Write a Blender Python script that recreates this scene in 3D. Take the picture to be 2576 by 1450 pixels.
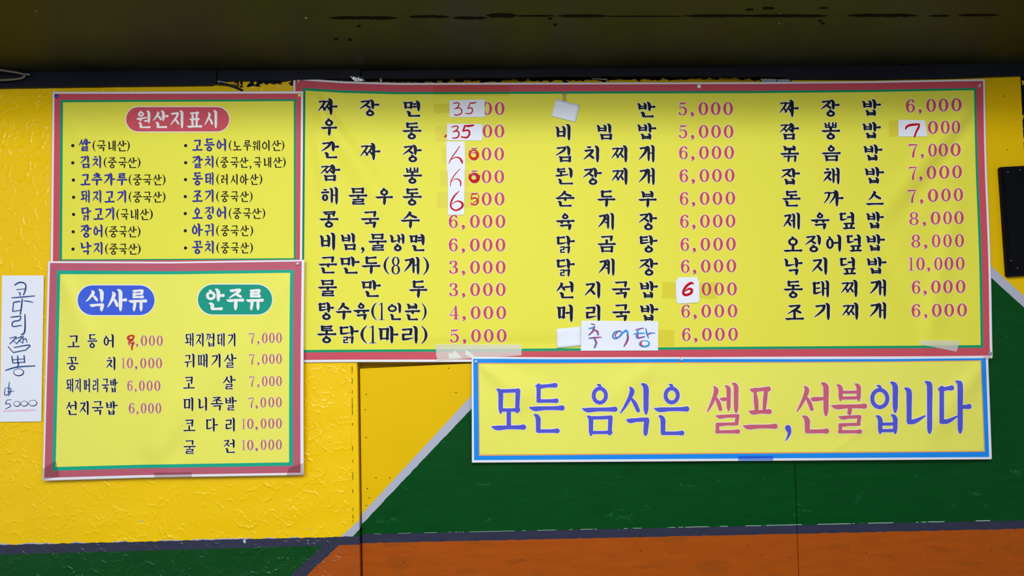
import bpy, bmesh, math, random
import numpy as np
from mathutils import Vector, Matrix

for o in list(bpy.data.objects): bpy.data.objects.remove(o, do_unlink=True)
SC = bpy.context.scene
COL = SC.collection
PI = math.pi

# ------------------------------------------------------------------ camera
FPX = 1860.0
CAM = np.array([-0.05, -2.42, 1.66])
pitch, yaw, roll = math.radians(2.5), math.radians(1.3), math.radians(1.05)
fw = np.array([math.sin(yaw)*math.cos(pitch), math.cos(yaw)*math.cos(pitch), math.sin(pitch)])
r0 = np.cross(fw, [0, 0, 1.0]); r0 /= np.linalg.norm(r0)
u0 = np.cross(r0, fw)
RT = r0*math.cos(roll) - u0*math.sin(roll)
UP = np.cross(RT, fw)
cd = bpy.data.cameras.new('camera'); cam = bpy.data.objects.new('camera', cd); COL.objects.link(cam)
cd.sensor_width = 36; cd.lens = FPX/2576*36; cd.clip_start = 0.05
cam.matrix_world = Matrix(((RT[0], UP[0], -fw[0], CAM[0]), (RT[1], UP[1], -fw[1], CAM[1]),
                           (RT[2], UP[2], -fw[2], CAM[2]), (0, 0, 0, 1)))
SC.camera = cam

# ------------------------------------------------------------------ world, lights, exposure
w = bpy.data.worlds.new('world'); SC.world = w; w.use_nodes = True
w.node_tree.nodes['Background'].inputs[0].default_value = (0.86, 0.92, 1.0, 1)
w.node_tree.nodes['Background'].inputs[1].default_value = 0.50
def area(name, loc, rot, sx, sy, power, col):
    l = bpy.data.lights.new(name, 'AREA'); l.shape = 'RECTANGLE'; l.size = sx; l.size_y = sy
    l.energy = power; l.color = col
    o = bpy.data.objects.new(name, l); COL.objects.link(o); o.location = loc; o.rotation_euler = rot
    return o
area('ceiling_light', (-0.75, -3.2, 2.72), (math.radians(56), 0, 0), 2.6, 0.9, 74, (0.96, 0.98, 1.0))
area('ceiling_light', (0.5, -2.45, 2.88), (math.radians(36), 0, 0), 1.8, 0.35, 26, (0.97, 0.98, 1.0))
vs = SC.view_settings
vs.view_transform = 'Standard'; vs.look = 'None'; vs.exposure = 0.0; vs.gamma = 1.0; vs.use_curve_mapping = False

# ------------------------------------------------------------------ helpers
def W(px, py, d=0.0):
    """photo pixel -> point on the plane d metres in front of the wall (vectorised)"""
    px = np.asarray(px, float); py = np.asarray(py, float); d = np.asarray(d, float)
    D = fw[None, :]*FPX + (px.reshape(-1, 1)-1288)*RT[None, :] - (py.reshape(-1, 1)-725)*UP[None, :]
    t = (-np.broadcast_to(d.reshape(-1), (D.shape[0],)) - CAM[1])/D[:, 1]
    return CAM[None, :] + D*t[:, None]
def W1(px, py, d=0.0): return W([px], [py], [d])[0]
def onceil(px, py, z):
    D = fw*FPX + (px-1288)*RT - (py-725)*UP
    return CAM + D*((z-CAM[2])/D[2])

def srgb(r, g, b):
    f = lambda c: (c/255/12.92) if c <= 10 else ((c/255+0.055)/1.055)**2.4
    return (f(r), f(g), f(b), 1)

MATS = {}
def mat(name, col, rough=0.5, spec=0.5, bump=0.0, bscale=300.0, coat=0.0, vary=0.0, vscale=8.0, metal=0.0):
    if name in MATS: return MATS[name]
    m = bpy.data.materials.new(name); m.use_nodes = True; nt = m.node_tree
    b = nt.nodes['Principled BSDF']
    b.inputs['Base Color'].default_value = col
    b.inputs['Roughness'].default_value = rough
    b.inputs['Specular IOR Level'].default_value = spec
    b.inputs['Coat Weight'].default_value = coat
    b.inputs['Metallic'].default_value = metal
    geo = nt.nodes.new('ShaderNodeNewGeometry')
    if vary > 0:
        n = nt.nodes.new('ShaderNodeTexNoise'); n.inputs['Scale'].default_value = vscale; n.inputs['Detail'].default_value = 5
        nt.links.new(geo.outputs['Position'], n.inputs['Vector'])
        h = nt.nodes.new('ShaderNodeMapRange'); h.inputs[3].default_value = 1-vary; h.inputs[4].default_value = 1+vary
        h.inputs[1].default_value = .3; h.inputs[2].default_value = .7
        nt.links.new(n.outputs['Fac'], h.inputs[0])
        mx = nt.nodes.new('ShaderNodeVectorMath'); mx.operation = 'SCALE'; mx.inputs[0].default_value = col[:3]
        nt.links.new(h.outputs[0], mx.inputs['Scale']); nt.links.new(mx.outputs[0], b.inputs['Base Color'])
    if bump > 0:
        n = nt.nodes.new('ShaderNodeTexNoise'); n.inputs['Scale'].default_value = bscale; n.inputs['Detail'].default_value = 3
        nt.links.new(geo.outputs['Position'], n.inputs['Vector'])
        bp = nt.nodes.new('ShaderNodeBump'); bp.inputs['Strength'].default_value = bump; bp.inputs['Distance'].default_value = 0.001
        nt.links.new(n.outputs['Fac'], bp.inputs['Height']); nt.links.new(bp.outputs[0], b.inputs['Normal'])
    MATS[name] = m
    return m

def clear_mat(name, tint, alpha, gloss, rough=0.15):
    """thin translucent film: tinted see-through, a share of diffuse paper, a glossy coat"""
    if name in MATS: return MATS[name]
    m = bpy.data.materials.new(name); m.use_nodes = True; nt = m.node_tree
    nt.nodes.remove(nt.nodes['Principled BSDF']); out = nt.nodes['Material Output']
    tr = nt.nodes.new('ShaderNodeBsdfTransparent'); tr.inputs[0].default_value = tint
    df = nt.nodes.new('ShaderNodeBsdfDiffuse'); df.inputs[0].default_value = (.86, .87, .8, 1)
    gl = nt.nodes.new('ShaderNodeBsdfGlossy'); gl.inputs['Roughness'].default_value = rough
    m1 = nt.nodes.new('ShaderNodeMixShader'); m1.inputs[0].default_value = alpha
    m2 = nt.nodes.new('ShaderNodeMixShader'); m2.inputs[0].default_value = gloss
    nt.links.new(tr.outputs[0], m1.inputs[1]); nt.links.new(df.outputs[0], m1.inputs[2])
    nt.links.new(m1.outputs[0], m2.inputs[1]); nt.links.new(gl.outputs[0], m2.inputs[2])
    nt.links.new(m2.outputs[0], out.inputs[0])
    MATS[name] = m
    return m

def empty(name, loc, label=None, cat=None, group=None):
    o = bpy.data.objects.new(name, None); COL.objects.link(o); o.location = loc; o.empty_display_size = .02
    if label: o['label'] = label
    if cat: o['category'] = cat
    if group: o['group'] = group
    return o
def tag(o, label=None, cat=None, group=None, kind=None):
    if label: o['label'] = label
    if cat: o['category'] = cat
    if group: o['group'] = group
    if kind: o['kind'] = kind
    return o
def link(name, me, mats, parent=None, smooth=False, origin=None):
    """link mesh (world coordinates) as one object; its origin moved to `origin` or its centre"""
    n = len(me.vertices); co = np.empty(n*3); me.vertices.foreach_get('co', co); co = co.reshape(-1, 3)
    org = np.array(origin) if origin is not None else (co.min(0)+co.max(0))/2
    co -= org; me.vertices.foreach_set('co', co.ravel())
    for m in (mats if isinstance(mats, (list, tuple)) else [mats]): me.materials.append(m)
    if smooth: me.polygons.foreach_set('use_smooth', [True]*len(me.polygons))
    me.update()
    o = bpy.data.objects.new(name, me); COL.objects.link(o)
    if parent is not None:
        o.parent = parent; pw = parent.location.copy(); q = parent.parent
        while q is not None: pw += q.location; q = q.parent
        o.location = Vector(org)-pw
    else: o.location = Vector(org)
    return o
def mesh(name, verts, faces, mi=None):
    me = bpy.data.meshes.new(name); me.from_pydata([tuple(v) for v in verts], [], [tuple(f) for f in faces])
    if mi is not None: me.polygons.foreach_set('material_index', list(mi))
    me.update(); return me
def solidify(o, t):
    m = o.modifiers.new('thickness', 'SOLIDIFY'); m.thickness = t; m.offset = -1
def box(name, a, b, m, parent=None, bevel=0.0):
    bm = bmesh.new(); bmesh.ops.create_cube(bm, size=1)
    for v in bm.verts:
        v.co = Vector([(a[i]+b[i])/2 + v.co[i]*abs(b[i]-a[i]) for i in range(3)])
    if bevel: bmesh.ops.bevel(bm, geom=bm.edges[:], offset=bevel, segments=2, affect='EDGES')
    me = bpy.data.meshes.new(name); bm.to_mesh(me); bm.free()
    return link(name, me, m, parent)
def slab(name, poly, d, thick, m, parent=None, bevel=0.0):
    """px polygon (clockwise on screen) as a slab whose front is d in front of the wall"""
    f = W([p[0] for p in poly], [p[1] for p in poly], d); n = len(poly)
    b = f.copy(); b[:, 1] += thick
    vs_ = list(f)+list(b)
    fs = [list(range(n))[::-1], list(range(n, 2*n))]+[[i, (i+1) % n, (i+1) % n+n, i+n] for i in range(n)]
    me = mesh(name, vs_, fs)
    bm = bmesh.new(); bm.from_mesh(me); bmesh.ops.recalc_face_normals(bm, faces=bm.faces[:])
    if bevel: bmesh.ops.bevel(bm, geom=bm.edges[:], offset=bevel, segments=2, affect='EDGES')
    bm.to_mesh(me); bm.free()
    return link(name, me, m, parent)
def tube(name, pts, r, m, parent=None, seg=10):
    cu = bpy.data.curves.new(name, 'CURVE'); cu.dimensions = '3D'; cu.bevel_depth = r; cu.bevel_resolution = 3; cu.use_fill_caps = True
    s = cu.splines.new('NURBS'); s.points.add(len(pts)-1); s.use_endpoint_u = True; s.order_u = 3
    for i, p in enumerate(pts): s.points[i].co = (*p, 1)
    tmp = bpy.data.objects.new(name, cu); COL.objects.link(tmp)
    me = bpy.data.meshes.new_from_object(tmp.evaluated_get(bpy.context.evaluated_depsgraph_get()))
    bpy.data.objects.remove(tmp, do_unlink=True)
    return link(name, me, m, parent, smooth=True)
def lathe(prof, seg=20):
    """profile [(r, depth)] turned about -Y, depth towards the room"""
    v = []; f = []
    for (r, h) in prof:
        for k in range(seg):
            a = 2*PI*k/seg; v.append((r*math.cos(a), -h, r*math.sin(a)))
    for i in range(len(prof)-1):
        for k in range(seg):
            f.append((i*seg+k, (i+1)*seg+k, (i+1)*seg+(k+1) % seg, i*seg+(k+1) % seg))
    f.append(list(range(seg))); f.append(list(range((len(prof)-1)*seg, len(prof)*seg))[::-1])
    return v, f

# ------------------------------------------------------------------ wall paint (procedural, flat colour areas with brushed edges)
class NX:
    """tiny expression builder over math nodes"""
    nt = None
    def __init__(s, sock): s.s = sock
    @staticmethod
    def op(o, *a):
        n = NX.nt.nodes.new('ShaderNodeMath'); n.operation = o
        for i, x in enumerate(a):
            if isinstance(x, NX): NX.nt.links.new(x.s, n.inputs[i])
            else: n.inputs[i].default_value = x
        return NX(n.outputs[0])
    def __add__(s, o): return NX.op('ADD', s, o)
    def __radd__(s, o): return NX.op('ADD', s, o)
    def __sub__(s, o): return NX.op('SUBTRACT', s, o)
    def __rsub__(s, o): return NX.op('SUBTRACT', o, s)
    def __mul__(s, o): return NX.op('MULTIPLY', s, o)
    def __rmul__(s, o): return NX.op('MULTIPLY', s, o)
    def gt(s, o): return NX.op('GREATER_THAN', s, o)
    def mx(s, o): return NX.op('MAXIMUM', s, o)

YEL = srgb(244, 200, 0); GRN = srgb(0, 70, 22); NAVY = srgb(50, 52, 74); ORG = srgb(168, 78, 14)
SIL = srgb(176, 178, 196); BLK = srgb(14, 14, 20)
def paint(name, side, rough, bump_s):
    m = bpy.data.materials.new(name); m.use_nodes = True; nt = m.node_tree; NX.nt = nt
    b = nt.nodes['Principled BSDF']
    geo = nt.nodes.new('ShaderNodeNewGeometry'); sep = nt.nodes.new('ShaderNodeSeparateXYZ')
    nt.links.new(geo.outputs['Position'], sep.inputs[0])
    X = NX(sep.outputs[0]); Z = NX(sep.outputs[2])
    def noise(scale, detail=3, vec=None, rough_=0.5):
        n = nt.nodes.new('ShaderNodeTexNoise'); n.inputs['Scale'].default_value = scale
        n.inputs['Detail'].default_value = detail; n.inputs['Roughness'].default_value = rough_
        nt.links.new(vec if vec else geo.outputs['Position'], n.inputs['Vector']); return NX(n.outputs['Fac'])
    def stretched(sx, sz):
        mp = nt.nodes.new('ShaderNodeVectorMath'); mp.operation = 'MULTIPLY'; mp.inputs[1].default_value = (sx, 1, sz)
        nt.links.new(geo.outputs['Position'], mp.inputs[0]); return mp.outputs[0]
    if side == 'right': yel0 = srgb(228, 186, 0)
    else: yel0 = YEL
    wob = (noise(45, 4) - .5)*0.008
    def side_of(p, q, amp=1.0, d=0.0):
        """distance (m) of a wall point below/right of the px line p->q: positive on the right hand of the travel direction (screen)"""
        a = W1(*p, d); c = W1(*q, d); dx, dz = c[0]-a[0], c[2]-a[2]; L = math.hypot(dx, dz)
        # right-hand side when moving p->q on screen (z up): normal = (dz,-dx)
        nx, nz = dz/L, -dx/L
        return X*nx + Z*nz + (-(a[0]*nx+a[2]*nz)) + wob*amp
    col = None
    def lay(base, colr, fac):
        mxn = nt.nodes.new('ShaderNodeMix'); mxn.data_type = 'RGBA'
        nt.links.new(fac.s, mxn.inputs[0])
        if isinstance(base, tuple): mxn.inputs[6].default_value = base
        else: nt.links.new(base, mxn.inputs[6])
        if isinstance(colr, tuple): mxn.inputs[7].default_value = colr
        else: nt.links.new(colr, mxn.inputs[7])
        return mxn.outputs[2]
    AND = lambda a, c: a*c
    big = noise(3.0, 5); fine = noise(160, 2); streak = noise(1, 4, stretched(9, 55)); vstreak = noise(1, 4, stretched(120, 10))
    def tone(c, k, src=big):   # paint mixed unevenly
        s = (src-.5)*k+1.0
        v = nt.nodes.new('ShaderNodeVectorMath'); v.operation = 'SCALE'; v.inputs[0].default_value = c[:3]
        nt.links.new(s.s, v.inputs['Scale']); return v.outputs[0]
    yel = tone(yel0, .12); org = tone(ORG, .35, streak); grn = tone(GRN, .5, streak)
    if side == 'left':
        dd = .022
        c = lay(yel, SIL, AND(side_of((856, 1352), (907, 1306), 1.6, dd).gt(0), side_of((907, 1330), (885, 1354), 1.0, dd).gt(0)))
        c = lay(c, grn, AND(side_of((885, 1354), (907, 1330), 1.0, dd).gt(0), side_of((900, 1200), (900, 1300), -0.0, dd).gt(-.03)))
        lip = AND(side_of((0, 1369), (905, 1348), 1.3, dd).gt(0), (noise(14, 4)).gt(.52))
        c = lay(c, SIL, lip)
        bt = side_of((0, 1372), (905, 1350), 1.0, dd).gt(0)
        c = lay(c, NAVY, bt)
        below = side_of((0, 1396), (905, 1371), .8, dd).gt(0)
        g = AND(below, side_of((730, 1450), (815, 1371), -1.5, dd).gt(0)*-1.0+1.0)
        c = lay(c, grn, g)
        o = AND(below, side_of((770, 1450), (853, 1371), 1.5, dd).gt(0))
        c = lay(c, org, o)
        # ragged black paint near the ceiling
        top = side_of((905, 207), (560, 214), 9.0, dd)
        c = lay(c, BLK, AND(top.gt(0), (X).gt(float(W1(590, 210, dd)[0]))))
    else:
        hill_l = side_of((911, 1293), (1186, 996), .25)
        hill_r = side_of((2490, 667), (2576, 745), .25)
        under = side_of((1300, 600), (2400, 600), 0).gt(0)
        leftpart = (X*-1.0).gt(-float(W1(1700, 700)[0])); rightpart = leftpart*-1.0+1.0
        c = lay(yel, SIL, AND(hill_l.gt(0), leftpart))
        c = lay(c, grn, AND(side_of((911, 1319), (1186, 1029), .9).gt(0), leftpart))
        c = lay(c, SIL, AND(AND(hill_r.gt(0), rightpart), under))
        c = lay(c, grn, AND(AND(side_of((2490, 696), (2576, 774), .3).gt(0), rightpart), under))
        # scrubbed pale patches in the green
        sc = AND(noise(1, 6, stretched(5, 14), .7).gt(.62), fine.gt(.45))*.30
        gm = side_of((911, 1319), (1186, 1029), .9).gt(0.004)
        sc = AND(sc, side_of((905, 1195), (2600, 1170), 4).gt(0))
        c = lay(c, srgb(40, 120, 70), AND(sc, gm))
        ln = AND(side_of((911, 1344.2), (2576, 1307.5), .35).gt(0), noise(22, 5).gt(.5))
        c = lay(c, srgb(150, 170, 165), ln)
        c = lay(c, tone(NAVY, .5, streak), side_of((911, 1345), (2576, 1310), .35).gt(0))
        c = lay(c, org, side_of((911, 1367.5), (2576, 1331), .9).gt(0))
        # greenish smears on the orange
        sm = AND(noise(1, 5, stretched(7, 30)).gt(.60), side_of((911, 1370), (2576, 1335), 1).gt(0))*.22
        c = lay(c, srgb(104, 66, 20), sm)
        top = side_of((2576, 184), (905, 199), 5.5)
        c = lay(c, BLK, top.gt(0))
        rag = AND(AND(AND((X).gt(float(W1(2572, 300)[0])), (X*-1.0).gt(-float(W1(2592, 300)[0]))), side_of((2000, 405), (2700, 400), 3).gt(0)*-1.0+1.0), noise(40, 3).gt(.38))
        c = lay(c, BLK, rag)
        # specks of old paint
        sp = AND(noise(150, 1).gt(.80), side_of((911, 1319), (1186, 1029), 0).gt(0))
        c = lay(c, srgb(150, 160, 150), sp)
    nt.links.new(c, b.inputs['Base Color'])
    b.inputs['Roughness'].default_value = rough
    b.inputs['Specular IOR Level'].default_value = .34 if side == 'left' else .10
    hgt = (noise(90, 5) + vstreak*.7) if side == 'right' else (noise(120, 4) + noise(420, 2)*.4)
    bp = nt.nodes.new('ShaderNodeBump'); bp.inputs['Strength'].default_value = bump_s; bp.inputs['Distance'].default_value = .0012
    nt.links.new(hgt.s, bp.inputs['Height']); nt.links.new(bp.outputs[0], b.inputs['Normal'])
    return m
M_LEFT = paint('stucco_paint', 'left', .24, .35)
M_RIGHT = paint('plywood_paint', 'right', .48, .6)
M_DARK = mat('dark_batten', srgb(22, 24, 36), .55, .18, .3, 60, vary=.25)
M_GAP = mat('gap_black', srgb(10, 10, 10), .9, .1)  # plain near-black for the backing wall, joint cracks and a thin sliver

# ------------------------------------------------------------------ room shell
z_c = float(W1(1288, 178)[2])                      # soffit height at the wall
wall = box('wall_back', (-3.6, .0475, -0.0), (3.6, .16, 3.3), M_GAP); tag(wall, kind='structure')
fl = box('floor', (-3.6, -5.2, -.12), (3.6, .012, 0), mat('floor_concrete', srgb(120, 116, 108), .7, .3, .3, 40, vary=.2)); tag(fl, kind='structure')
M_CEIL = mat('soffit_paint', srgb(34, 38, 27), .45, .09, .25, 25, vary=.3, vscale=5)
ceil = empty('ceiling', (0, -.55, z_c)); tag(ceil, kind='structure')
ys = float(onceil(1288, 39, z_c)[1])               # the seam between the two soffit boards
box('ceiling_panel', (-3.6, ys, z_c), (3.6, .012, z_c+.1), M_CEIL, ceil)
box('ceiling_panel', (-3.6, -.80, z_c), (3.6, ys, z_c+.1), M_CEIL, ceil)
random.seed(5)
M_SEAL = mat('black_sealant', srgb(7, 8, 11), .75, .04, .3, 150)
def strip_on_ceiling(xa, xb, py, h, par=ceil):
    n = max(6, int((xb-xa)/8)); up = []; lo = []
    for i in range(n+1):
        t = i/n; e = min(1, 6*t, 6*(1-t)); x = xa+(xb-xa)*t; e *= 1.25
        up.append(onceil(x, py-h*e*(.6+.5*random.random()), z_c)); lo.append(onceil(x, py+h*e*(.5+.6*random.random()), z_c))
    v = []; f = []
    for i in range(n+1):
        v += [up[i], lo[i], up[i]-[0, 0, .0012], lo[i]-[0, 0, .0012]]
    for i in range(n):
        a = 4*i; b = a+4
        f += [(a+2, b+2, b+3, a+3), (a, a+2, a+3, a+1)[::-1], (a, b, b+2, a+2), (a+1, a+3, b+3, b+1)]
    link('sealant_strip', mesh('sealant_strip', v, f), M_SEAL, par)
for xa, xb, py, h in [(830, 1000, 45, 3), (1030, 1130, 42, 2.5), (1140, 1225, 45, 2.5), (1223, 1300, 39, 4.5), (1300, 1395, 40, 1.2),
                      (1403, 1527, 40, 2.5), (1528, 1715, 41, .7), (1719, 1900, 40, 2.5), (1880, 2082, 40, 2.8), (2132, 2310, 39, 3),
                      (2338, 2390, 40, 1.8), (2410, 2512, 38, 2), (1876, 1896, 24, 1.5), (1918, 1948, 21, 2.5), (2060, 2085, 20, 1.2)]:
    strip_on_ceiling(xa, xb, py, h)
M_CHIP = mat('bare_chip', srgb(150, 152, 150), .6, .3)
for px, py, s in [(90, 28, 2.2), (770, 45, 3.5), (1962, 34, 1.5), (1409, 40, 1.0), (1960, 59, 2), ]:
    c = [onceil(px+s*math.cos(a)*(1+.4*math.sin(3*a+px)), py+.6*s*math.sin(a), z_c) for a in np.linspace(0, 2*PI, 8)[:-1]]
    n = len(c); v = [p for p in c]+[p-[0, 0, .0008] for p in c]
    link('paint_chip', mesh('paint_chip', v, [list(range(n, 2*n))]+[(i, (i+1) % n, (i+1) % n+n, i+n) for i in range(n)]), M_CHIP, ceil)
for px, py in [(903, 66), (846, 98), (880, 100), (2063, 52), (2070, 59), (2270, 163), (1396, 62), (1384, 47)]:
    strip_on_ceiling(px-5, px+5, py, 2)

# trowelled plaster panel: arcs and crescents of plaster as real relief
STEP = 1.3; DS = .022
gx = np.arange(-90, 884.1, STEP); gy = np.arange(195, 1500, STEP)
GX, GY = np.meshgrid(gx, gy); Hf = np.zeros_like(GX)
rng = np.random.default_rng(11)
def arc(cx, cy, R, a0, a1, A, ell, th, wo, wi, ph):
    R2 = R*1.35+14
    i0, i1 = int(max(0, (cx-R2-gx[0])/STEP)), int(min(len(gx), (cx+R2-gx[0])/STEP))
    j0, j1 = int(max(0, (cy-R2-gy[0])/STEP)), int(min(len(gy), (cy+R2-gy[0])/STEP))
    if i1 <= i0 or j1 <= j0: return
    x = GX[j0:j1, i0:i1]-cx; y = GY[j0:j1, i0:i1]-cy
    xr = x*math.cos(th)+y*math.sin(th); yr = (-x*math.sin(th)+y*math.cos(th))/ell
    r = np.hypot(xr, yr); an = (np.arctan2(yr, xr)-a0) % (2*PI); sp = a1-a0
    t = an/sp
    rr = r - R*(1+.10*np.sin(3*an+ph)+.05*np.sin(7*an+2*ph)+.03*np.sin(17*an+ph))
    env = np.where(t < 1, np.sin(PI*np.clip(t, 0, 1))**.6, 0)
    env = env*(.72+.28*np.sin(an*5+ph*3)*np.sin(an*11+ph))
    prof = np.where(rr > 0, np.exp(-(rr/wo)**2), np.exp(-(rr/wi)**2))
    Hf[j0:j1, i0:i1] = np.maximum(Hf[j0:j1, i0:i1], A*env*prof)
for _ in range(2300):
    R = rng.choice([rng.uniform(7, 16), rng.uniform(14, 34), rng.uniform(30, 60)], p=[.45, .4, .15])
    a0 = rng.uniform(0, 2*PI)
    arc(rng.uniform(-100, 895), rng.uniform(190, 1510), R, a0, a0+rng.uniform(.9, 3.6), rng.uniform(.25, 1.0),
        rng.uniform(.45, 1.0), rng.uniform(0, PI), rng.uniform(.9, 1.4), rng.uniform(1.6, 5.5), rng.uniform(0, 6))
for _ in range(6):   # gentle unevenness
    kx, ky, p = rng.uniform(.01, .06), rng.uniform(.01, .06), rng.uniform(0, 6)
    Hf += .12*np.sin(kx*GX+ky*GY+p)*np.sin(ky*GX-kx*GY+2*p)
wallp = W(GX.ravel(), GY.ravel(), DS+Hf.ravel()*.0030)
ny, nx = GX.shape
idx = np.arange(nx*ny).reshape(ny, nx)
keep = ~((GX[:-1, :-1] > 180) & (GX[:-1, :-1] < 715) & (GY[:-1, :-1] > 300) & (GY[:-1, :-1] < 1140)).ravel()   # plaster fully covered by the signs
quads = np.stack([idx[:-1, :-1], idx[1:, :-1], idx[1:, 1:], idx[:-1, 1:]], -1).reshape(-1, 4)[keep]
me = bpy.data.meshes.new('stucco_panel'); me.vertices.add(nx*ny); me.vertices.foreach_set('co', wallp.ravel())
me.loops.add(quads.size); me.loops.foreach_set('vertex_index', quads.ravel().astype(np.int32))
me.polygons.add(len(quads)); me.polygons.foreach_set('loop_start', np.arange(0, quads.size, 4, dtype=np.int32))
me.update(calc_edges=True)
stucco = link('stucco_panel', me, M_LEFT, wall, smooth=True)
slab('stucco_panel', [(-1300, 100), (-89, 100), (-89, 1900), (-1300, 1900)], DS, .03, M_LEFT, wall)
slab('stucco_panel', [(-90, 100), (883, 100), (883, 196), (-90, 196)], DS, .03, M_LEFT, wall)
slab('stucco_panel', [(-90, 1499), (884, 1499), (884, 2000), (-90, 2000)], DS, .03, M_LEFT, wall)
# wooden edge board beside the plaster
slab('edge_board', [(881.5, 100), (886, 100), (898, 914), (906, 1450), (914, 2000), (881.5, 2000)], DS-.0002, .056, M_LEFT, wall, .0012)
# crumbled black joint between plaster and board
random.seed(8)
for k in range(26):
    y = 925+k*15.5+random.uniform(-5, 5); L = random.uniform(4, 15); x = 885.5+(y-900)*.0055
    if random.random() < .75:
        slab('joint_crack', [(x-.5, y), (x+.1, y-1), (x+random.uniform(.4, 1.1), y+L*.4), (x+.4, y+L*1.3), (x-.3, y+L*.8)], DS+.0016, .001, M_GAP, wall)
# plywood boards
slab('plywood_panel', [(905.2, 928), (1990, 876), (1998.5, 1165), (2008.7, 1450), (2028, 2000), (920, 2000), (911.8, 1450)], 0.0, .012, M_RIGHT, wall, .0008)
slab('plywood_panel', [(893, 100), (1990, 100), (1990, 874.6), (905.2, 926.6)], -.035, .012, M_RIGHT, wall, .0008)
slab('plywood_panel', [(1991.4, 100), (3800, 100), (3800, 2000), (2029.6, 2000), (2010.2, 1450), (2000, 1165)], 0.0, .012, M_RIGHT, wall, .0008)
# nails in the boards: small sunk heads
M_NAIL = mat('old_nail', srgb(26, 22, 20), .5, .5)
nv, nf = lathe([(.0018, 0), (.0019, .0006), (.0012, .0011)], 10)
nail_me = mesh('nail_head', nv, nf); nail_me.materials.append(M_NAIL)
for px, py in [(1129, 927), (1147, 988), (921, 993), (919, 1031), (921, 1101), (981, 1203), (946, 1203), (924, 1230), (929, 1253), (922, 1272),
               (1126, 1312), (1353, 1302), (1481, 1245), (1016, 1416), (1313, 1409), (1612, 1387), (1881, 1372), (1912, 1397), (1988, 1404),
               (2025, 1389), (2180, 1391), (2334, 1395), (2494, 1386), (2009, 1214), (2012, 1261), (1898, 1296), (2253, 1299), (2527, 242), (2533, 377)]:
    o = bpy.data.objects.new('nail_head', nail_me); COL.objects.link(o); o.parent = wall
    o.location = Vector(W1(px, py, 0.0))-wall.location
# trims under the soffit
def pyz(px, d, z=None):
    z = z_c+.002 if z is None else z
    a, b = W1(px, 100, d)[2], W1(px, 300, d)[2]
    t = lambda y: W1(px, y, d)[2]
    lo, hi = 50.0, 400.0
    for _ in range(40):
        m = (lo+hi)/2
        if t(m) > z: lo = m
        else: hi = m
    return lo
def trimrow(name, top, bot, d, thick):
    top = [(x, pyz(x, d)) for x, _ in top]
    o = slab(name, top+bot[::-1], d, thick, M_DARK); tag(o, kind='structure'); return o
random.seed(2)
jag = lambda pts, a: [(x, y+random.uniform(-a, a)) for x, y in pts]
trimrow('trim_1', [(-1300, 196), (0, 191.5), (543, 186)], [(-1300, 236), (0, 221), (100, 219.5), (300, 216.5), (440, 215), (530, 214), (543, 209)], .036, .0135)
bt = [(546, 206), (600, 204), (700, 203), (800, 200), (905, 196)]
trimrow('trim_2', [(546, 186), (905, 182.5)], bt, .030, .0075)
pts = [(x, 193.5+3.5*math.sin(x*.004-2)) for x in range(910, 1990, 24)]+[(2000, 200), (2200, 199), (2400, 195.5), (2576, 190), (3600, 178)]
trimrow('trim_3', [(907, 182.3), (2576, 163), (3600, 150)], jag(pts, 1.1), .013, .0128)

# ------------------------------------------------------------------ lettering engine
class Ink:
    def __init__(s): s.v = []; s.f = []; s.m = []; s.z = []
    def add(s, v, f, m):
        o = len(s.v); s.z += [(s.z[-1]+1 if s.z else 0)]*len(v); s.v += v; s.f += [tuple(i+o for i in q) for q in f]; s.m += [m]*len(f)
def cr(pts, n):
    """Catmull-Rom through control points"""
    P = np.array(pts, float); Q = np.vstack([2*P[0]-P[1], P, 2*P[-1]-P[-2]]); out = []
    for i in range(1, len(Q)-2):
        for k in range(n):
            t = k/n; a, b, c, d = Q[i-1], Q[i], Q[i+1], Q[i+2]
            out.append(.5*((2*b)+(-a+c)*t+(2*a-5*b+4*c-d)*t*t+(-a+3*b-3*c+d)*t**3))
    out.append(Q[-2]); return np.array(out)
def brush(ink, pts, m, grow=0.0, smooth=3, minw=.15):
    """stroke with varying half width; pts (x, y, halfwidth)"""
    A = np.array(pts, float); seg = np.hypot(*np.diff(A[:, :2], axis=0).T).max()
    if len(pts) > 2 and smooth > 1: S = cr(pts, max(smooth, int(seg/7)))
    else:
        n = max(1, int(seg/7)); S = np.array([A[0]+(A[-1]-A[0])*k/n for k in range(n+1)]) if len(A) == 2 else A
    xy = S[:, :2]; wd = np.maximum(S[:, 2], minw)+grow
    d = np.gradient(xy, axis=0); L = np.hypot(d[:, 0], d[:, 1]); L[L == 0] = 1; d /= L[:, None]
    nrm = np.stack([-d[:, 1], d[:, 0]], 1)
    a = xy+nrm*wd[:, None]; b = xy-nrm*wd[:, None]
    v = []
    for p, q in zip(a, b): v += [tuple(p), tuple(q)]
    f = [(2*i, 2*i+1, 2*i+3, 2*i+2) for i in range(len(xy)-1)]
    for e, sg in ((0, -1), (len(xy)-1, 1)):
        o = len(v); base = math.atan2(nrm[e][1], nrm[e][0]); K = 6
        v.append(tuple(xy[e]))
        for k in range(K+1):
            an = base - sg*PI*k/K if sg > 0 else base + PI*k/K
            v.append((xy[e][0]+wd[e]*math.cos(an), xy[e][1]+wd[e]*math.sin(an)))
        for k in range(K): f.append((o, o+1+k, o+2+k))
    ink.add(v, f, m)
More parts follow.
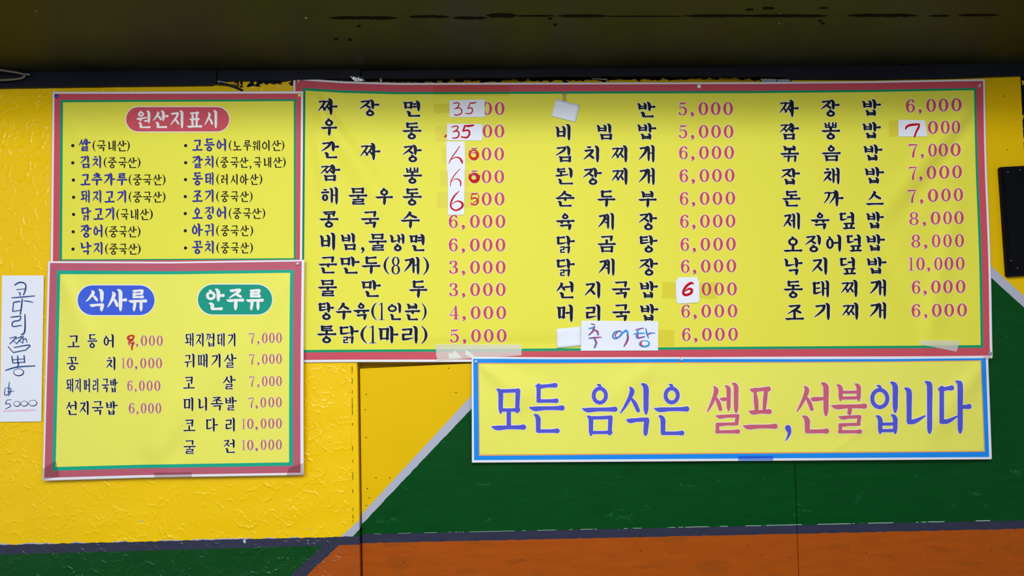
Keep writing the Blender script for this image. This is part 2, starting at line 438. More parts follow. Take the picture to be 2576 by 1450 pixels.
def ring(ink, cx, cy, rx, ry, tx, ty, m, grow=0.0, n=20):
    v = []; f = []
    for k in range(n):
        a = 2*PI*k/n; c, s_ = math.cos(a), math.sin(a)
        v += [(cx+(rx+grow)*c, cy+(ry+grow)*s_), (cx+max(.2, rx-tx-grow)*c, cy+max(.2, ry-ty-grow)*s_)]
    for k in range(n):
        j = (k+1) % n; f.append((2*k, 2*k+1, 2*j+1, 2*j))
    ink.add(v, f, m)

# --- strokes as data: ('b', pts) or ('r', cx, cy, rx, ry, tx, ty)
class G:
    def __init__(s, Wd, Ht, sv, sh): s.W, s.H, s.sv, s.sh, s.o = Wd, Ht, sv, sh, []
    def b(s, *p): s.o.append(['b', [list(q) for q in p]])
    def hz(s, x0, x1, y, k=1.0, rise=0.0, tip=True, bulb=True):
        t = s.sh*k; L = x1-x0; a = min(.22*L, 3.0*t)
        e = 1.12*t if bulb else .8*t
        if tip:
            s.b((x0+.2*t, y-.35*t, .25*t), (x0+.5*a, y+.12*t, .78*t), (x0+a, y+.22*t-rise*.1, 1.0*t), (x0+min(2.2*a, .45*L), y-rise*.35, .80*t),
                (x1-min(3.2*t, .35*L), y-rise*.8-.05*t, .86*t), (x1-e, y-rise-.12*t, e))
        else:
            s.b((x0, y, .85*t), (x0+.4*L, y-rise*.4, .8*t), (x1-min(3.2*t, .3*L), y-rise*.8-.05*t, .85*t), (x1-e, y-rise-.12*t, e))
    def vt(s, x, y0, y1, k=1.0, head=True, lean=0.0, taper=.5):
        t = s.sv*k; L = y1-y0; c = min(1.0, L/(5.5*t))
        if head:
            s.b((x-1.35*t, y0+.42*t, .40*t), (x-.55*t, y0+.80*t*c+.1*t, .80*t), (x, y0+2.1*t*c, 1.0*t), (x+lean*.4, y0+.5*L, .94*t),
                (x+lean, y1-min(2.2*t, .25*L), .9*t), (x+lean, y1-taper*t, taper*t))
        else:
            s.b((x, y0, .9*t), (x+lean*.5, y0+.5*L, .9*t), (x+lean, y1-min(1.8*t, .3*L), .88*t), (x+lean, y1-taper*t, taper*t))
def compose(ch, Wd, Ht, sv, sh):
    sv = min(sv, Wd*.108); g = G(Wd, Ht, sv, sh)
    code = ord(ch)-0xAC00; Li, Vi, Ti = code//588, (code % 588)//28, code % 28
    Lc = 'ㄱㄲㄴㄷㄸㄹㅁㅂㅃㅅㅆㅇㅈㅉㅊㅋㅌㅍㅎ'[Li]
    Vc = 'ㅏㅐㅑㅒㅓㅔㅕㅖㅗㅘㅙㅚㅛㅜㅝㅞㅟㅠㅡㅢㅣ'[Vi]
    Tc = ['', 'ㄱ', 'ㄲ', 'ㄳ', 'ㄴ', 'ㄵ', 'ㄶ', 'ㄷ', 'ㄹ', 'ㄺ', 'ㄻ', 'ㄼ', 'ㄽ', 'ㄾ', 'ㄿ', 'ㅀ', 'ㅁ', 'ㅂ', 'ㅄ', 'ㅅ', 'ㅆ', 'ㅇ', 'ㅈ', 'ㅊ', 'ㅋ', 'ㅌ', 'ㅍ', 'ㅎ'][Ti]
    X = lambda u: u*Wd
    Y = lambda v: v*Ht
    def jamo(c, x0, y0, x1, y1, mode, k=1.0):
        """mode: 'v' beside a vertical vowel, 'h' above a horizontal one, 't' final"""
        w_, h_ = x1-x0, y1-y0; cx = (x0+x1)/2; t = sv*k; q = sh*k
        if c in 'ㄲㄸㅃㅆㅉ':
            s1 = {'ㄲ': 'ㄱ', 'ㄸ': 'ㄷ', 'ㅃ': 'ㅂ', 'ㅆ': 'ㅅ', 'ㅉ': 'ㅈ'}[c]
            if s1 in 'ㅅㅈ':
                jamo(s1, x0, y0, x0+.62*w_, y1, 'd', k*.86); jamo(s1, x0+.40*w_, y0, x1, y1, 'd', k*.86)
            elif s1 == 'ㅂ':
                a = [x0+.8*t, x0+.36*w_, x0+.66*w_, x1-.8*t]
                for qi, xx in enumerate(a): g.vt(xx, y0+(.06*h_ if qi else 0), y1, k*.66, head=qi == 0)
                g.hz(a[0], a[1], y0+.48*h_, k*.7, tip=False, bulb=False); g.hz(a[0], a[1], y1-.9*q, k*.75, tip=False, bulb=False)
                g.hz(a[2], a[3], y0+.48*h_, k*.7, tip=False, bulb=False); g.hz(a[2], a[3], y1-.9*q, k*.75, tip=False, bulb=False)
            else:
                jamo(s1, x0, y0, x0+.50*w_, y1, mode, k*.82); jamo(s1, x0+.47*w_, y0, x1, y1, mode, k*.82)
            return
        if c == 'ㄱ':
            if mode in 'vd':
                g.hz(x0+.05*w_, x1-.1*t, y0+q, k, rise=.3*q, bulb=False)
                g.b((x1-.55*t, y0+.9*q, .95*t), (x1-.18*w_, y0+.38*h_, .85*t), (x0+.42*w_, y0+.72*h_, .6*t), (x0, y1, .22*t))
            else:
                g.hz(x0, x1-.2*t, y0+q, k, rise=.2*q, bulb=False)
                g.b((x1-.75*t, y0+.9*q, .95*t), (x1-1.0*t, y0+.5*h_, .9*t), (x1-1.15*t, y1-.8*t, .75*t), (x1-1.1*t, y1-.3*t, .4*t))
        elif c == 'ㅋ':
            jamo('ㄱ', x0, y0, x1, y1, mode, k); g.hz(x0+.12*w_, x1-.9*t, y0+.52*h_, k*.8, rise=.08*h_ if mode == 'v' else 0, bulb=False)
        elif c == 'ㄴ':
            g.vt(x0+1.3*t, y0, y1-.2*q, k, taper=.9)
            if mode == 'v': g.b((x0+1.3*t, y1-1.0*q, 1.0*q), (x0+.5*w_, y1-1.3*q, .95*q), (x1, y1-.16*h_-q, .35*q))
            else: g.hz(x0+1.2*t, x1, y1-q, k, tip=False)
        elif c in 'ㄷㅌ':
            g.hz(x0, x1-.12*w_ if mode == 'v' else x1-.04*w_, y0+q, k, rise=.35*q)
            g.vt(x0+1.35*t, y0+.6*q, y1-.2*q, k*.95, head=False, taper=.9)
            if mode == 'v': g.b((x0+1.35*t, y1-1.0*q, 1.0*q), (x0+.55*w_, y1-1.2*q, .9*q), (x1+.03*w_, y1-.14*h_-q, .35*q))
            else: g.hz(x0+1.2*t, x1, y1-q, k, tip=False)
            if c == 'ㅌ': g.hz(x0+1.4*t, x1-.12*w_, y0+.50*h_, k*.78, tip=False, rise=.2*q)
        elif c == 'ㄹ':
            kk = k*(.92 if h_ < .4*Ht else 1)
            q = sh*kk; t = sv*kk
            g.hz(x0+.06*w_, x1-.3*t, y0+q, kk, rise=.2*q, bulb=False)
            g.b((x1-.75*t-.04*w_, y0+q, .85*t), (x1-.95*t-.06*w_, y0+.47*h_, .78*t))
            g.hz(x0+.06*w_, x1-.3*t-.03*w_, y0+.5*h_, kk*.92, bulb=False)
            g.vt(x0+1.2*t+.02*w_, y0+.52*h_, y1-.2*q, kk*.88, head=False, taper=.85)
            if mode == 'v': g.b((x0+1.25*t, y1-1.0*q, 1.0*q), (x0+.55*w_, y1-1.3*q, .9*q), (x1+.02*w_, y1-.12*h_-q, .35*q))
            else: g.hz(x0+1.1*t, x1, y1-q, kk, tip=False)
        elif c == 'ㅁ':
            g.vt(x0+1.25*t, y0, y1, k*.92, taper=.55)
            g.hz(x0+.9*t, x1-.4*t, y0+1.15*q, k*.95, tip=False, rise=.15*q, bulb=False)
            g.b((x1-.85*t, y0+.95*q, .9*t), (x1-1.0*t, y0+.5*h_, .82*t), (x1-1.15*t, y1-1.2*q, .8*t))
            g.hz(x0+1.2*t, x1, y1-1.6*q, k*.9, tip=False)
        elif c == 'ㅂ':
            g.vt(x0+1.3*t, y0+.05*h_, y1, k*.92, taper=.5)
            g.vt(x1-.95*t, y0, y1, k*.92, taper=.5)
            g.hz(x0+1.2*t, x1-.9*t, y0+.50*h_, k*.82, tip=False, bulb=False)
            g.hz(x0+1.2*t, x1-.9*t, y1-1.5*q, k*.88, tip=False, bulb=False)
        elif c == 'ㅍ':
            g.hz(x0+.04*w_, x1-.04*w_, y0+q, k, rise=.2*q)
            g.b((x0+.26*w_, y0+1.6*q, .5*t), (x0+.31*w_, y0+.5*h_, .85*t), (x0+.34*w_, y1-1.2*q, .7*t))
            g.b((x1-.26*w_, y0+1.6*q, .75*t), (x1-.30*w_, y0+.5*h_, .8*t), (x1-.34*w_, y1-1.2*q, .55*t))
            g.hz(x0, x1, y1-q, k)
        elif c in 'ㅅ':
            px_ = x0+(.60 if mode in 'vd' else .50)*w_
            g.b((px_-.75*t, y0+.25*t, .35*t), (px_, y0+.12*h_+.4*t, .95*t), (px_-.10*w_, y0+.40*h_, .82*t), (x0+.22*w_, y0+.78*h_, .55*t), (x0+.2*t, y1-.15*t, .25*t))
            g.b((px_-.07*w_, y0+.42*h_, .35*t), (px_+.13*w_, y0+.62*h_, .8*t), (x1-.7*t, y1-.75*t-.02*h_, .72*t))
        elif c in 'ㅈㅊ':
            ty = y0
            if c == 'ㅊ':
                g.b((cx-.16*w_, y0+.5*q, .5*q), (cx+.02*w_, y0+.9*q, .95*q), (cx+.14*w_, y0+.7*q, .8*q)); ty = y0+.24*h_
            g.hz(x0+.06*w_, x1-.06*w_, ty+q, k, rise=.35*q, bulb=False)
            tx_ = x1-.16*w_
            hh = y1-ty
            g.b((tx_, ty+.9*q, .95*t*.9), (tx_-.14*w_, ty+.36*hh, .78*t), (x0+.36*w_, ty+.68*hh, .58*t), (x0+.2*t, y1-.15*t, .25*t))
            mx_ = x0+.52*w_
            g.b((mx_-.03*w_, ty+.50*hh, .3*t), (mx_+.16*w_, ty+.66*hh, .72*t), (x1-.6*t, y1-.7*t-.03*h_, .70*t))
        elif c == 'ㅇ':
            r_x = min(w_/2, h_*.56 if mode != 't' else h_*.62); cy = y0+.55*h_ + .2*q; r_y = (y1-y0)*.45
            if mode == 'v': r_x = w_/2
            g.o.append(['r', cx, cy, r_x, r_y, 1.75*t*.92, 1.8*q])
            g.b((cx-.9*t, y0+.35*q, .32*t), (cx-.1*t, y0+.55*q, .55*t), (cx+.2*t, y0+1.6*q, .6*t))
        elif c == 'ㅎ':
            g.b((cx-.16*w_, y0+.5*q, .5*q), (cx+.02*w_, y0+.8*q, .9*q), (cx+.12*w_, y0+.7*q, .75*q))
            g.hz(x0+.02*w_, x1-.02*w_, y0+.27*h_, k*.95)
            g.o.append(['r', cx, y0+.70*h_, w_*.36, h_*.29, 1.7*t*.85, 1.75*q*.9])
        elif c == 'ㄺ':
            jamo('ㄹ', x0, y0, x0+.52*w_, y1, 't', k*.72); jamo('ㄱ', x0+.52*w_, y0, x1, y1+.08*h_, 't', k*.85)
    vert = Vc in 'ㅏㅐㅑㅓㅔㅕㅖㅣ'
    horz = Vc in 'ㅗㅛㅜㅠㅡ'
    dbl = Lc in 'ㄲㄸㅃㅆㅉ'
    t, q = sv, sh
    if vert:
        two = Vc in 'ㅐㅔㅖ'
        xr = .66 if Vc == 'ㅏ' else (.86 if not two else .90)
        vb = .60 if Tc else 1.0
        ly0, ly1 = (.07, .52) if Tc else (.12, .82)
        if Tc and Lc in 'ㅅㅈㅊㅉㅆㄱㄲ': ly1 = .57
        if Lc == 'ㅊ': ly0 -= .07
        lx1 = {'ㅏ': .52, 'ㅣ': .66, 'ㅓ': .50, 'ㅕ': .52}.get(Vc, .47)
        if Vc == 'ㅐ': lx1 = .50
        if Lc in 'ㅉㅆ':
            lx1 = .64 if Vc == 'ㅏ' else .74
            ly0, ly1 = (.09, .55) if Tc else (.15, .76)
        if Vc == 'ㅏ' and Lc == 'ㄲ': lx1 = .60
        if Vc == 'ㅏ' and Lc in 'ㅈㅅㅊ': lx1 = .56
        kL = .92 if Tc else 1.0
        # first consonant
        if Lc == 'ㄹ' and not Tc: ly0, ly1 = .14, .82
        if Lc in 'ㄴㄷㅌㄹ' and Vc in 'ㅏㅣㅐ': lx1 += .03
        jamo(Lc, X(0.0), Y(ly0), X(lx1), Y(ly1), 'v', kL*(.95 if dbl else 1))
        ym = (ly0+ly1)/2*Ht
        if Vc == 'ㅏ':
            g.vt(X(xr), 0, Y(vb), 1.0); g.b((X(xr)+.5*t, Y(.33 if Tc else .50), .75*q), (X(.86), Y(.33 if Tc else .50)-.1*q, .9*q), (X(1)-1.1*q, Y(.325 if Tc else .495)-.1*q, 1.1*q))
        elif Vc == 'ㅣ': g.vt(X(xr), 0, Y(vb), 1.0)
        elif Vc in 'ㅓㅕ':
            g.vt(X(xr), 0, Y(vb if not Tc else .66), 1.0)
            ys_ = [ym/Ht] if Vc == 'ㅓ' else [ly0+.30*(ly1-ly0), ly0+.66*(ly1-ly0)]
            for yy in ys_:
                x0_ = lx1+.01 if Lc not in 'ㅇㅅ' else lx1-.01
                if Lc == 'ㅅ': x0_ = lx1-.06
                g.b((X(x0_), Y(yy), .45*q), (X(x0_+.07), Y(yy)+.2*q, .95*q), (X(xr)-.2*t, Y(yy)-.1*q, .6*q))
        else:
            x1_, x2_ = X(xr)-2.75*t, X(xr)
            g.vt(x1_, Y(.05), Y(vb*.93 if Tc else .93), .80); g.vt(x2_, 0, Y(vb), .88)
            if Vc == 'ㅐ': g.hz(x1_, x2_, ym, .7, tip=False, bulb=False)
            else:
                ys_ = [ym/Ht] if Vc == 'ㅔ' else [ly0+.33*(ly1-ly0), ly0+.62*(ly1-ly0)]
                for yy in ys_: g.b((X(lx1)-.6*t, Y(yy), .4*q), (X(lx1)+.3*t, Y(yy)+.15*q, .8*q), (x1_-.1*t, Y(yy), .6*q))
        if Tc:
            if Tc == 'ㅇ': jamo('ㅇ', X(.25), Y(.59), X(.80), Y(1.0), 't')
            elif Tc == 'ㄴ': jamo('ㄴ', X(.20), Y(.64), X(.96 if Vc != 'ㅏ' else .90), Y(1.0), 't')
            elif Tc == 'ㄱ': jamo('ㄱ', X(.20), Y(.66), X(xr)+t, Y(1.0), 't')
            else: jamo(Tc, X(.22 if Vc != 'ㅏ' else .18), Y(.62), X(xr)+.9*t+(0 if Tc not in 'ㄹㅍㅁ' else .6*t), Y(1.0), 't', .92 if Tc in 'ㄹㅍ' else .95)
    elif horz:
        bar = {'ㅗ': .90, 'ㅛ': .90, 'ㅜ': .54, 'ㅠ': .54, 'ㅡ': .86}[Vc] if not Tc else {'ㅗ': .50, 'ㅛ': .50, 'ㅜ': .47, 'ㅠ': .47, 'ㅡ': .50}[Vc]
        ly1 = ({'ㅗ': .62, 'ㅛ': .56, 'ㅜ': .44, 'ㅠ': .42, 'ㅡ': .62}[Vc]) if not Tc else {'ㅗ': .345, 'ㅛ': .33, 'ㅜ': .37, 'ㅠ': .36, 'ㅡ': .40}[Vc]
        ly0 = .02 if Tc or Vc in 'ㅜㅠ' else .10
        if Lc in 'ㅊ': ly0 = 0.0 if Tc or Vc in 'ㅜㅠ' else .02
        m_ = .17 if Lc not in 'ㅅㅈㅊㅇㅉ' else (.14 if Lc != 'ㅇ' else .24)
        lx0, lx1 = m_, 1-m_
        if Tc and Vc in 'ㅜㅠㅡ' and Lc in 'ㅅㅈㅊ': ly1 = .41
        kL = .9 if Tc else .97
        if Lc == 'ㅇ' and Tc: lx0, lx1 = .27, .73
        jamo(Lc, X(lx0), Y(ly0), X(lx1), Y(ly1), 'h', kL)
        g.hz(0, X(1), Y(bar), 1.0)
        c = X(.5)
        st0 = Y(ly1)-.8*q if Lc not in 'ㅅㅈㅊ' else Y(ly1)-.30*Y(ly1-ly0)
        if Vc == 'ㅗ': g.b((c, st0, .8*t), (c, Y(bar)-.2*q, .8*t))
        if Vc == 'ㅛ':
            for dx in (-.14, .14): g.b((c+X(dx), Y(ly1)-.6*q if Lc == 'ㅍ' else st0, .8*t), (c+X(dx)*.9, Y(bar), .75*t))
        e = 1.0 if not Tc else .64
        if Vc == 'ㅜ': g.vt(c+.3*t, Y(bar), Y(e), 1.0 if not Tc else .85, head=False, taper=.45 if not Tc else .9, lean=-.02*Wd)
        if Vc == 'ㅠ':
            g.vt(c-X(.15), Y(bar), Y(e), .85, head=False, lean=-.05*Wd, taper=.5); g.vt(c+X(.17), Y(bar), Y(e), .88, head=False, taper=.5)
        if Tc:
            y0_ = {'ㅗ': .61, 'ㅛ': .62, 'ㅜ': .64, 'ㅠ': .66, 'ㅡ': .61}[Vc]
            if Tc == 'ㅇ': jamo('ㅇ', X(.24), Y(y0_-.02), X(.76), Y(1.0), 't')
            elif Tc == 'ㄱ': jamo('ㄱ', X(.20), Y(y0_+.0), X(.82), Y(1.0), 't')
            else: jamo(Tc, X(.16), Y(y0_), X(.86), Y(1.0), 't', .92)
    else:
        # mixed vowels
        two = Vc in 'ㅙㅞ'
        xr = .88
        vb = .62 if Tc else 1.0
        ly0, ly1 = (.06, .30) if Tc else (.10, .46)
        bar = .47 if Tc else .70
        if Vc in 'ㅟㅝㅞ': bar = .40 if Tc else .60; ly1 = .26 if Tc else .44
        if Lc == 'ㅇ' and Vc == 'ㅝ': ly0, ly1 = .03, .34; bar = .46
        lx1 = .58 if not two else .50
        jamo(Lc, X(.06), Y(ly0), X(lx1), Y(ly1), 'h', .85)
        c = X(.32 if not two else .28)
        x1_, x2_ = X(xr)-2.6*t, X(xr)
        br = X(.70) if not two else x1_-.7*t
        g.b((X(0)+.3*q, Y(bar)-.2*q, .3*q), (X(.1), Y(bar)+.2*q, .9*q), (X(.35), Y(bar)-.2*q, .75*q), (br, Y(bar)-.9*q, .6*q))
        if Vc in 'ㅚㅙㅘ': g.b((c, Y(ly1)-.8*q, .72*t), (c, Y(bar), .72*t))
        else: g.vt(c, Y(bar), Y(.62 if Tc else .97), .75, head=False, lean=-.04*Wd)
        if two:
            g.vt(x1_, Y(.05), Y(.93), .72); g.vt(x2_, 0, Y(1), .8)
            if Vc == 'ㅙ': g.hz(x1_, x2_, Y(.45), .65, tip=False, bulb=False)
            else: g.b((x1_-1.9*t, Y(bar+.13), .4*q), (x1_-1.2*t, Y(bar+.13), .7*q), (x1_, Y(bar+.13), .5*q))
        else:
            g.vt(x2_, 0, Y(vb if Vc != 'ㅝ' else .72), 1.0)
            if Vc == 'ㅝ': g.b((X(.55), Y(.58), .4*q), (X(.62), Y(.59), .75*q), (x2_, Y(.575), .5*q))
        if Tc: jamo(Tc, X(.18), Y(.66), X(1.0), Y(1.0), 't', .9)
    return g.o

def digit(ch, Wd, Ht):
    B = lambda *p: ['b', [[x*Wd, y*Ht, w_*Wd] for x, y, w_ in p]]
    R = lambda cx, cy, rx, ry, tx, ty: ['r', cx*Wd, cy*Ht, rx*Wd, ry*Ht, tx*Wd, ty*Wd]
    if ch == '0': return [R(.5, .5, .5, .5, .28, .10)]
    if ch == '6': return [R(.52, .67, .47, .33, .25, .09), B((.84, .17, .11), (.72, .06, .08), (.55, .035, .05), (.30, .14, .10), (.15, .38, .13), (.16, .66, .13))]
    if ch == '8': return [R(.5, .26, .42, .26, .22, .08), R(.5, .73, .48, .27, .24, .08)]
    if ch == '3': return [B((.17, .20, .12), (.22, .08, .08), (.48, .035, .045), (.76, .12, .12), (.76, .30, .13), (.58, .44, .06), (.38, .475, .04)),
                          B((.38, .475, .04), (.65, .50, .07), (.84, .65, .14), (.80, .86, .12), (.50, .965, .045), (.22, .91, .09), (.15, .80, .12))]
    if ch == '5': return [B((.20, .03, .03), (.3, .09, .085), (.65, .09, .085), (.9, .03, .03)), B((.20, .05, .035), (.16, .48, .04)),
                          B((.16, .49, .03), (.45, .37, .06), (.78, .50, .12), (.84, .70, .13), (.70, .92, .09), (.42, .965, .05), (.2, .92, .08), (.13, .83, .11))]
    if ch == '7': return [B((.06, .08, .09), (.5, .07, .085), (.93, .05, .05)), B((.05, .04, .04), (.05, .24, .035)), B((.93, .06, .04), (.68, .38, .08), (.54, .68, .12), (.50, .96, .13))]
    if ch == '4': return [B((.68, .03, .035), (.05, .69, .035)), B((.04, .70, .05), (.96, .70, .05)), B((.68, .03, .10), (.69, .5, .13), (.69, .96, .13)), B((.42, .97, .035), (.96, .97, .035))]
    if ch == '1': return [B((.52, .04, .12), (.52, .95, .15)), B((.10, .13, .035), (.45, .04, .06)), B((.05, .97, .04), (.98, .97, .04))]
    if ch == ',': return [B((.55, .28, .40), (.62, .36, .38), (.75, .55, .24), (.45, .85, .12), (.18, .96, .05))]
    if ch == '(': return [B((.95, .01, .06), (.42, .22, .16), (.20, .5, .24), (.42, .78, .16), (.95, .99, .06))]
    if ch == ')': return [B((.05, .01, .06), (.58, .22, .16), (.80, .5, .24), (.58, .78, .16), (.05, .99, .06))]
    if ch == '•': return [['r', .5*Wd, .5*Ht, .5*Wd, .5*Ht, .5*Wd, .5*Ht]]
def glyph(ink, ch, x0, x1, y0, y1, sv, sh, mi, grow=0.0, slope=0.0):
    """draw ch inside the px box; mi = ink material, grow>0 adds a printed outline in material mi+? beneath"""
    if 0xAC00 <= ord(ch) <= 0xD7A3:
        st = compose(ch, x1-x0, y1-y0, sv, sh)
        for _ in range(2):          # fit the inked width
            lo, hi = 1e9, -1e9
            for s in st:
                if s[0] == 'b':
                    for p in s[1]: lo = min(lo, p[0]-p[2]*.9); hi = max(hi, p[0]+p[2]*.9)
                else: lo = min(lo, s[1]-s[3]); hi = max(hi, s[1]+s[3])
            k = (x1-x0)/(hi-lo)
            for s in st:
                if s[0] == 'b':
                    for p in s[1]: p[0] = (p[0]-lo)*k
                else: s[1] = (s[1]-lo)*k; s[3] *= k
    else: st = digit(ch, x1-x0, y1-y0)
    for s in st:
        if s[0] == 'b': brush(ink, [(x0+p[0], y0+p[1]+slope*p[0], p[2]) for p in s[1]], mi, grow)
        else: ring(ink, x0+s[1], y0+s[2]+slope*s[1], s[3], s[4], min(s[5], s[3]), min(s[6], s[4]), mi, grow)
def ink_object(name, ink, hfun, mats, parent, lift=.0005, step=.0005):
    if hfun.__name__ == 'h_note': lift += .0004
    V = np.array(ink.v); M = np.array(ink.m)
    layer = np.zeros(len(V))
    for f, m in zip(ink.f, ink.m): layer[list(f)] = m
    z = np.array(ink.z, float); z -= np.where(layer > 0, z[layer > 0].min() if (layer > 0).any() else 0, 0)
    d = hfun(V[:, 0], V[:, 1]) + lift + layer*step + z*.000018
    P = W(V[:, 0], V[:, 1], d)
    return link(name, mesh(name, P, ink.f, ink.m), mats, parent)
def kind_of(ch):
    return 'letter' if ord(ch) >= 0xAC00 else {',': 'comma', '(': 'bracket', ')': 'bracket', '•': 'bullet'}.get(ch, 'numeral')
def row(name, items, yL, yR, sv, sh, hfun, mats, parent, outline=0.0):
    """items: list of (char, x0, x1); yL/yR: (top,bottom) at the row's left and right end; every character is an object of its own"""
    xa, xb = items[0][1], items[-1][2]
    for ch, a, b in items:
        t = ((a+b)/2-xa)/max(1, xb-xa); ink = Ink()
        y0 = yL[0]+(yR[0]-yL[0])*t; y1 = yL[1]+(yR[1]-yL[1])*t; h = y1-y0
        if ch == ',': y0, y1 = y0+.78*h, y1+.14*h
        elif ch == '•': y0, y1 = y0+.5*h-(b-a)/2, y0+.5*h+(b-a)/2
        for layer, grow in (((0, outline), (1, 0.0)) if outline > 0 else ((1, 0.0),)):
            glyph(ink, ch, a, b, y0, y1, sv, sh, layer, grow)
        ink_object(kind_of(ch), ink, hfun, mats, parent)

# ------------------------------------------------------------------ printed vinyl sheets
def vinyl(name, col): return mat(name, col, .55, .09 if name.startswith('print') else .15, .05, 500)
V_WHITE = vinyl('vinyl_white', srgb(232, 230, 238)); V_YEL = vinyl('vinyl_yellow', srgb(230, 225, 74))
V_RED = vinyl('vinyl_red', srgb(202, 80, 94)); V_GRN = vinyl('vinyl_green', srgb(18, 152, 104))
V_BLUE = vinyl('vinyl_blue', srgb(24, 138, 236)); V_PEACH = vinyl('vinyl_peach', srgb(226, 164, 96))
V_RED2 = vinyl('vinyl_faded_red', srgb(186, 92, 112)); V_GRN2 = vinyl('vinyl_teal', srgb(22, 166, 136)); V_YEL2 = vinyl('vinyl_pale_yellow', srgb(233, 230, 98))
I_OUT = vinyl('print_white', srgb(236, 234, 232)); I_BLACK = vinyl('print_black', srgb(24, 26, 36)); I_RED = vinyl('print_red', srgb(200, 74, 90))
I_NAVY = vinyl('print_navy', srgb(52, 52, 150)); I_BLUE = vinyl('print_violet_blue', srgb(84, 88, 206)); I_PINK = vinyl('print_rose', srgb(202, 96, 118))
I_RED3 = vinyl('print_dusty_red', srgb(186, 98, 100)); I_SKY = vinyl('print_royal_blue', srgb(64, 96, 214)); I_TEAL = vinyl('print_deep_teal', srgb(28, 150, 128))

def lerp(a, b, t): return a+(b-a)*t
def quadpt(q, u, v):
    """q = TL, TR, BR, BL"""
    a = (lerp(q[0][0], q[1][0], u), lerp(q[0][1], q[1][1], u)); b = (lerp(q[3][0], q[2][0], u), lerp(q[3][1], q[2][1], u))
    return lerp(a[0], b[0], v), lerp(a[1], b[1], v)
def sheet(name, quads, mats, hfun, sag, parent, step=5, thick=.0006):
    """nested quads (outer first): rings between them in mats[i], centre in mats[-1]; sag(x,y) shifts in px"""
    inner = quads[-1]
    nu = int(abs(inner[1][0]-inner[0][0])/step)+1; nv = int(abs(inner[3][1]-inner[0][1])/step)+1
    V = []; F = []; M = []
    def add_grid(A, mi):
        h, w_ = len(A), len(A[0]); o = len(V)
        for r in A: V.extend(r)
        for j in range(h-1):
            for i in range(w_-1):
                F.append((o+j*w_+i, o+(j+1)*w_+i, o+(j+1)*w_+i+1, o+j*w_+i+1)); M.append(mi)
    add_grid([[quadpt(inner, i/nu, j/nv) for i in range(nu+1)] for j in range(nv+1)], len(mats)-1)
    for k in range(len(quads)-1):
        A, B = quads[k], quads[k+1]; sub = 3
        us = [i/nu for i in range(nu+1)]; vs__ = [j/nv for j in range(nv+1)]
        mixp = lambda p, q, t: (lerp(p[0], q[0], t), lerp(p[1], q[1], t))
        add_grid([[mixp(quadpt(A, u, 0), quadpt(B, u, 0), s/sub) for u in us] for s in range(sub+1)], k)
        add_grid([[mixp(quadpt(B, u, 1), quadpt(A, u, 1), s/sub) for u in us] for s in range(sub+1)], k)
        add_grid([[mixp(quadpt(A, 0, v), quadpt(B, 0, v), s/sub) for s in range(sub+1)] for v in vs__], k)
        add_grid([[mixp(quadpt(B, 1, v), quadpt(A, 1, v), s/sub) for s in range(sub+1)] for v in vs__], k)
    V = np.array(V); dx, dy = sag(V[:, 0], V[:, 1]); V[:, 0] += dx; V[:, 1] += dy
    P = W(V[:, 0], V[:, 1], hfun(V[:, 0], V[:, 1]))
    me = mesh(name, P, F, M)
    bm = bmesh.new(); bm.from_mesh(me); bmesh.ops.remove_doubles(bm, verts=bm.verts[:], dist=.00005); bm.to_mesh(me); bm.free()
    o = link(name, me, mats, parent, smooth=True)
    solidify(o, thick)
    return o
def fold(x, y, p, q, w_, A, fade=None):
    """soft fold (m) along px segment p-q, half width w_ px; may fade from p to q"""
    dx, dy = q[0]-p[0], q[1]-p[1]; L = math.hypot(dx, dy)
    s = ((x-p[0])*dx+(y-p[1])*dy)/L; n = ((x-p[0])*dy-(y-p[1])*dx)/L
    e = 1/(1+np.exp(-(s)/(.06*L)))*1/(1+np.exp((s-L)/(.09*L)))
    ww = w_ if fade is None else w_*(1+fade*np.clip(s/L, 0, 1))
    return A*e*np.exp(-(n/ww)**2)
def sstep(t): t = np.clip(t, 0, 1); return t*t*(3-2*t)

# ---- main menu banner
def h_main(x, y):
    x = np.asarray(x, float); y = np.asarray(y, float)
    base = lerp(.029, .011, sstep((x-890)/330))
    z = base + .0012*np.sin(x*.009+y*.004)+.0009*np.sin(x*.021-y*.013+1)
    z = z + fold(x, y, (775, 232), (985, 520), 18, 0.0135, 1.6) - fold(x, y, (800, 225), (1010, 500), 16, 0.0084, 1.5)
    z = z + fold(x, y, (770, 300), (880, 640), 16, 0.0065, 1.4)
    z = z + fold(x, y, (2460, 240), (2230, 520), 16, 0.0110, .8) - fold(x, y, (2450, 300), (2260, 560), 14, 0.0065, .8)
    z = z + fold(x, y, (2400, 520), (2330, 880), 26, 0.0082) + fold(x, y, (2180, 560), (2330, 860), 30, -0.0065)
    z = z + .003*np.exp(-((x-1300)/260)**2)*np.exp(-((y-560)/190)**2)
    z = z + fold(x, y, (1000, 880), (1500, 860), 20, -0.0049)
    edge = sstep((x-772)/40)
    lo = lerp(.0275, .0045, sstep((x-890)/330))
    z = lerp(base, z, edge)
    return np.maximum(z, lo)
def sag_main(x, y):
    top = np.clip(1-(y-200)/700, 0, 1)
    s = np.interp(x, [738, 770, 860, 1000, 1400, 1900, 2200, 2400, 2480], [0, 4, 10, 14, 12, 9.5, 6, 1.5, 0])
    rw = 1.2*np.sin(y*.012)*np.clip((x-2300)/180, 0, 1)
    return rw, s*top**3 + np.where(y > 860, 1.2*np.sin(x*.006), 0)*np.clip((y-860)/50, 0, 1)
main = empty('menu_banner', W1(1615, 905, .012), 'wide yellow menu banner with red and green border, three columns of dishes and prices', 'banner')
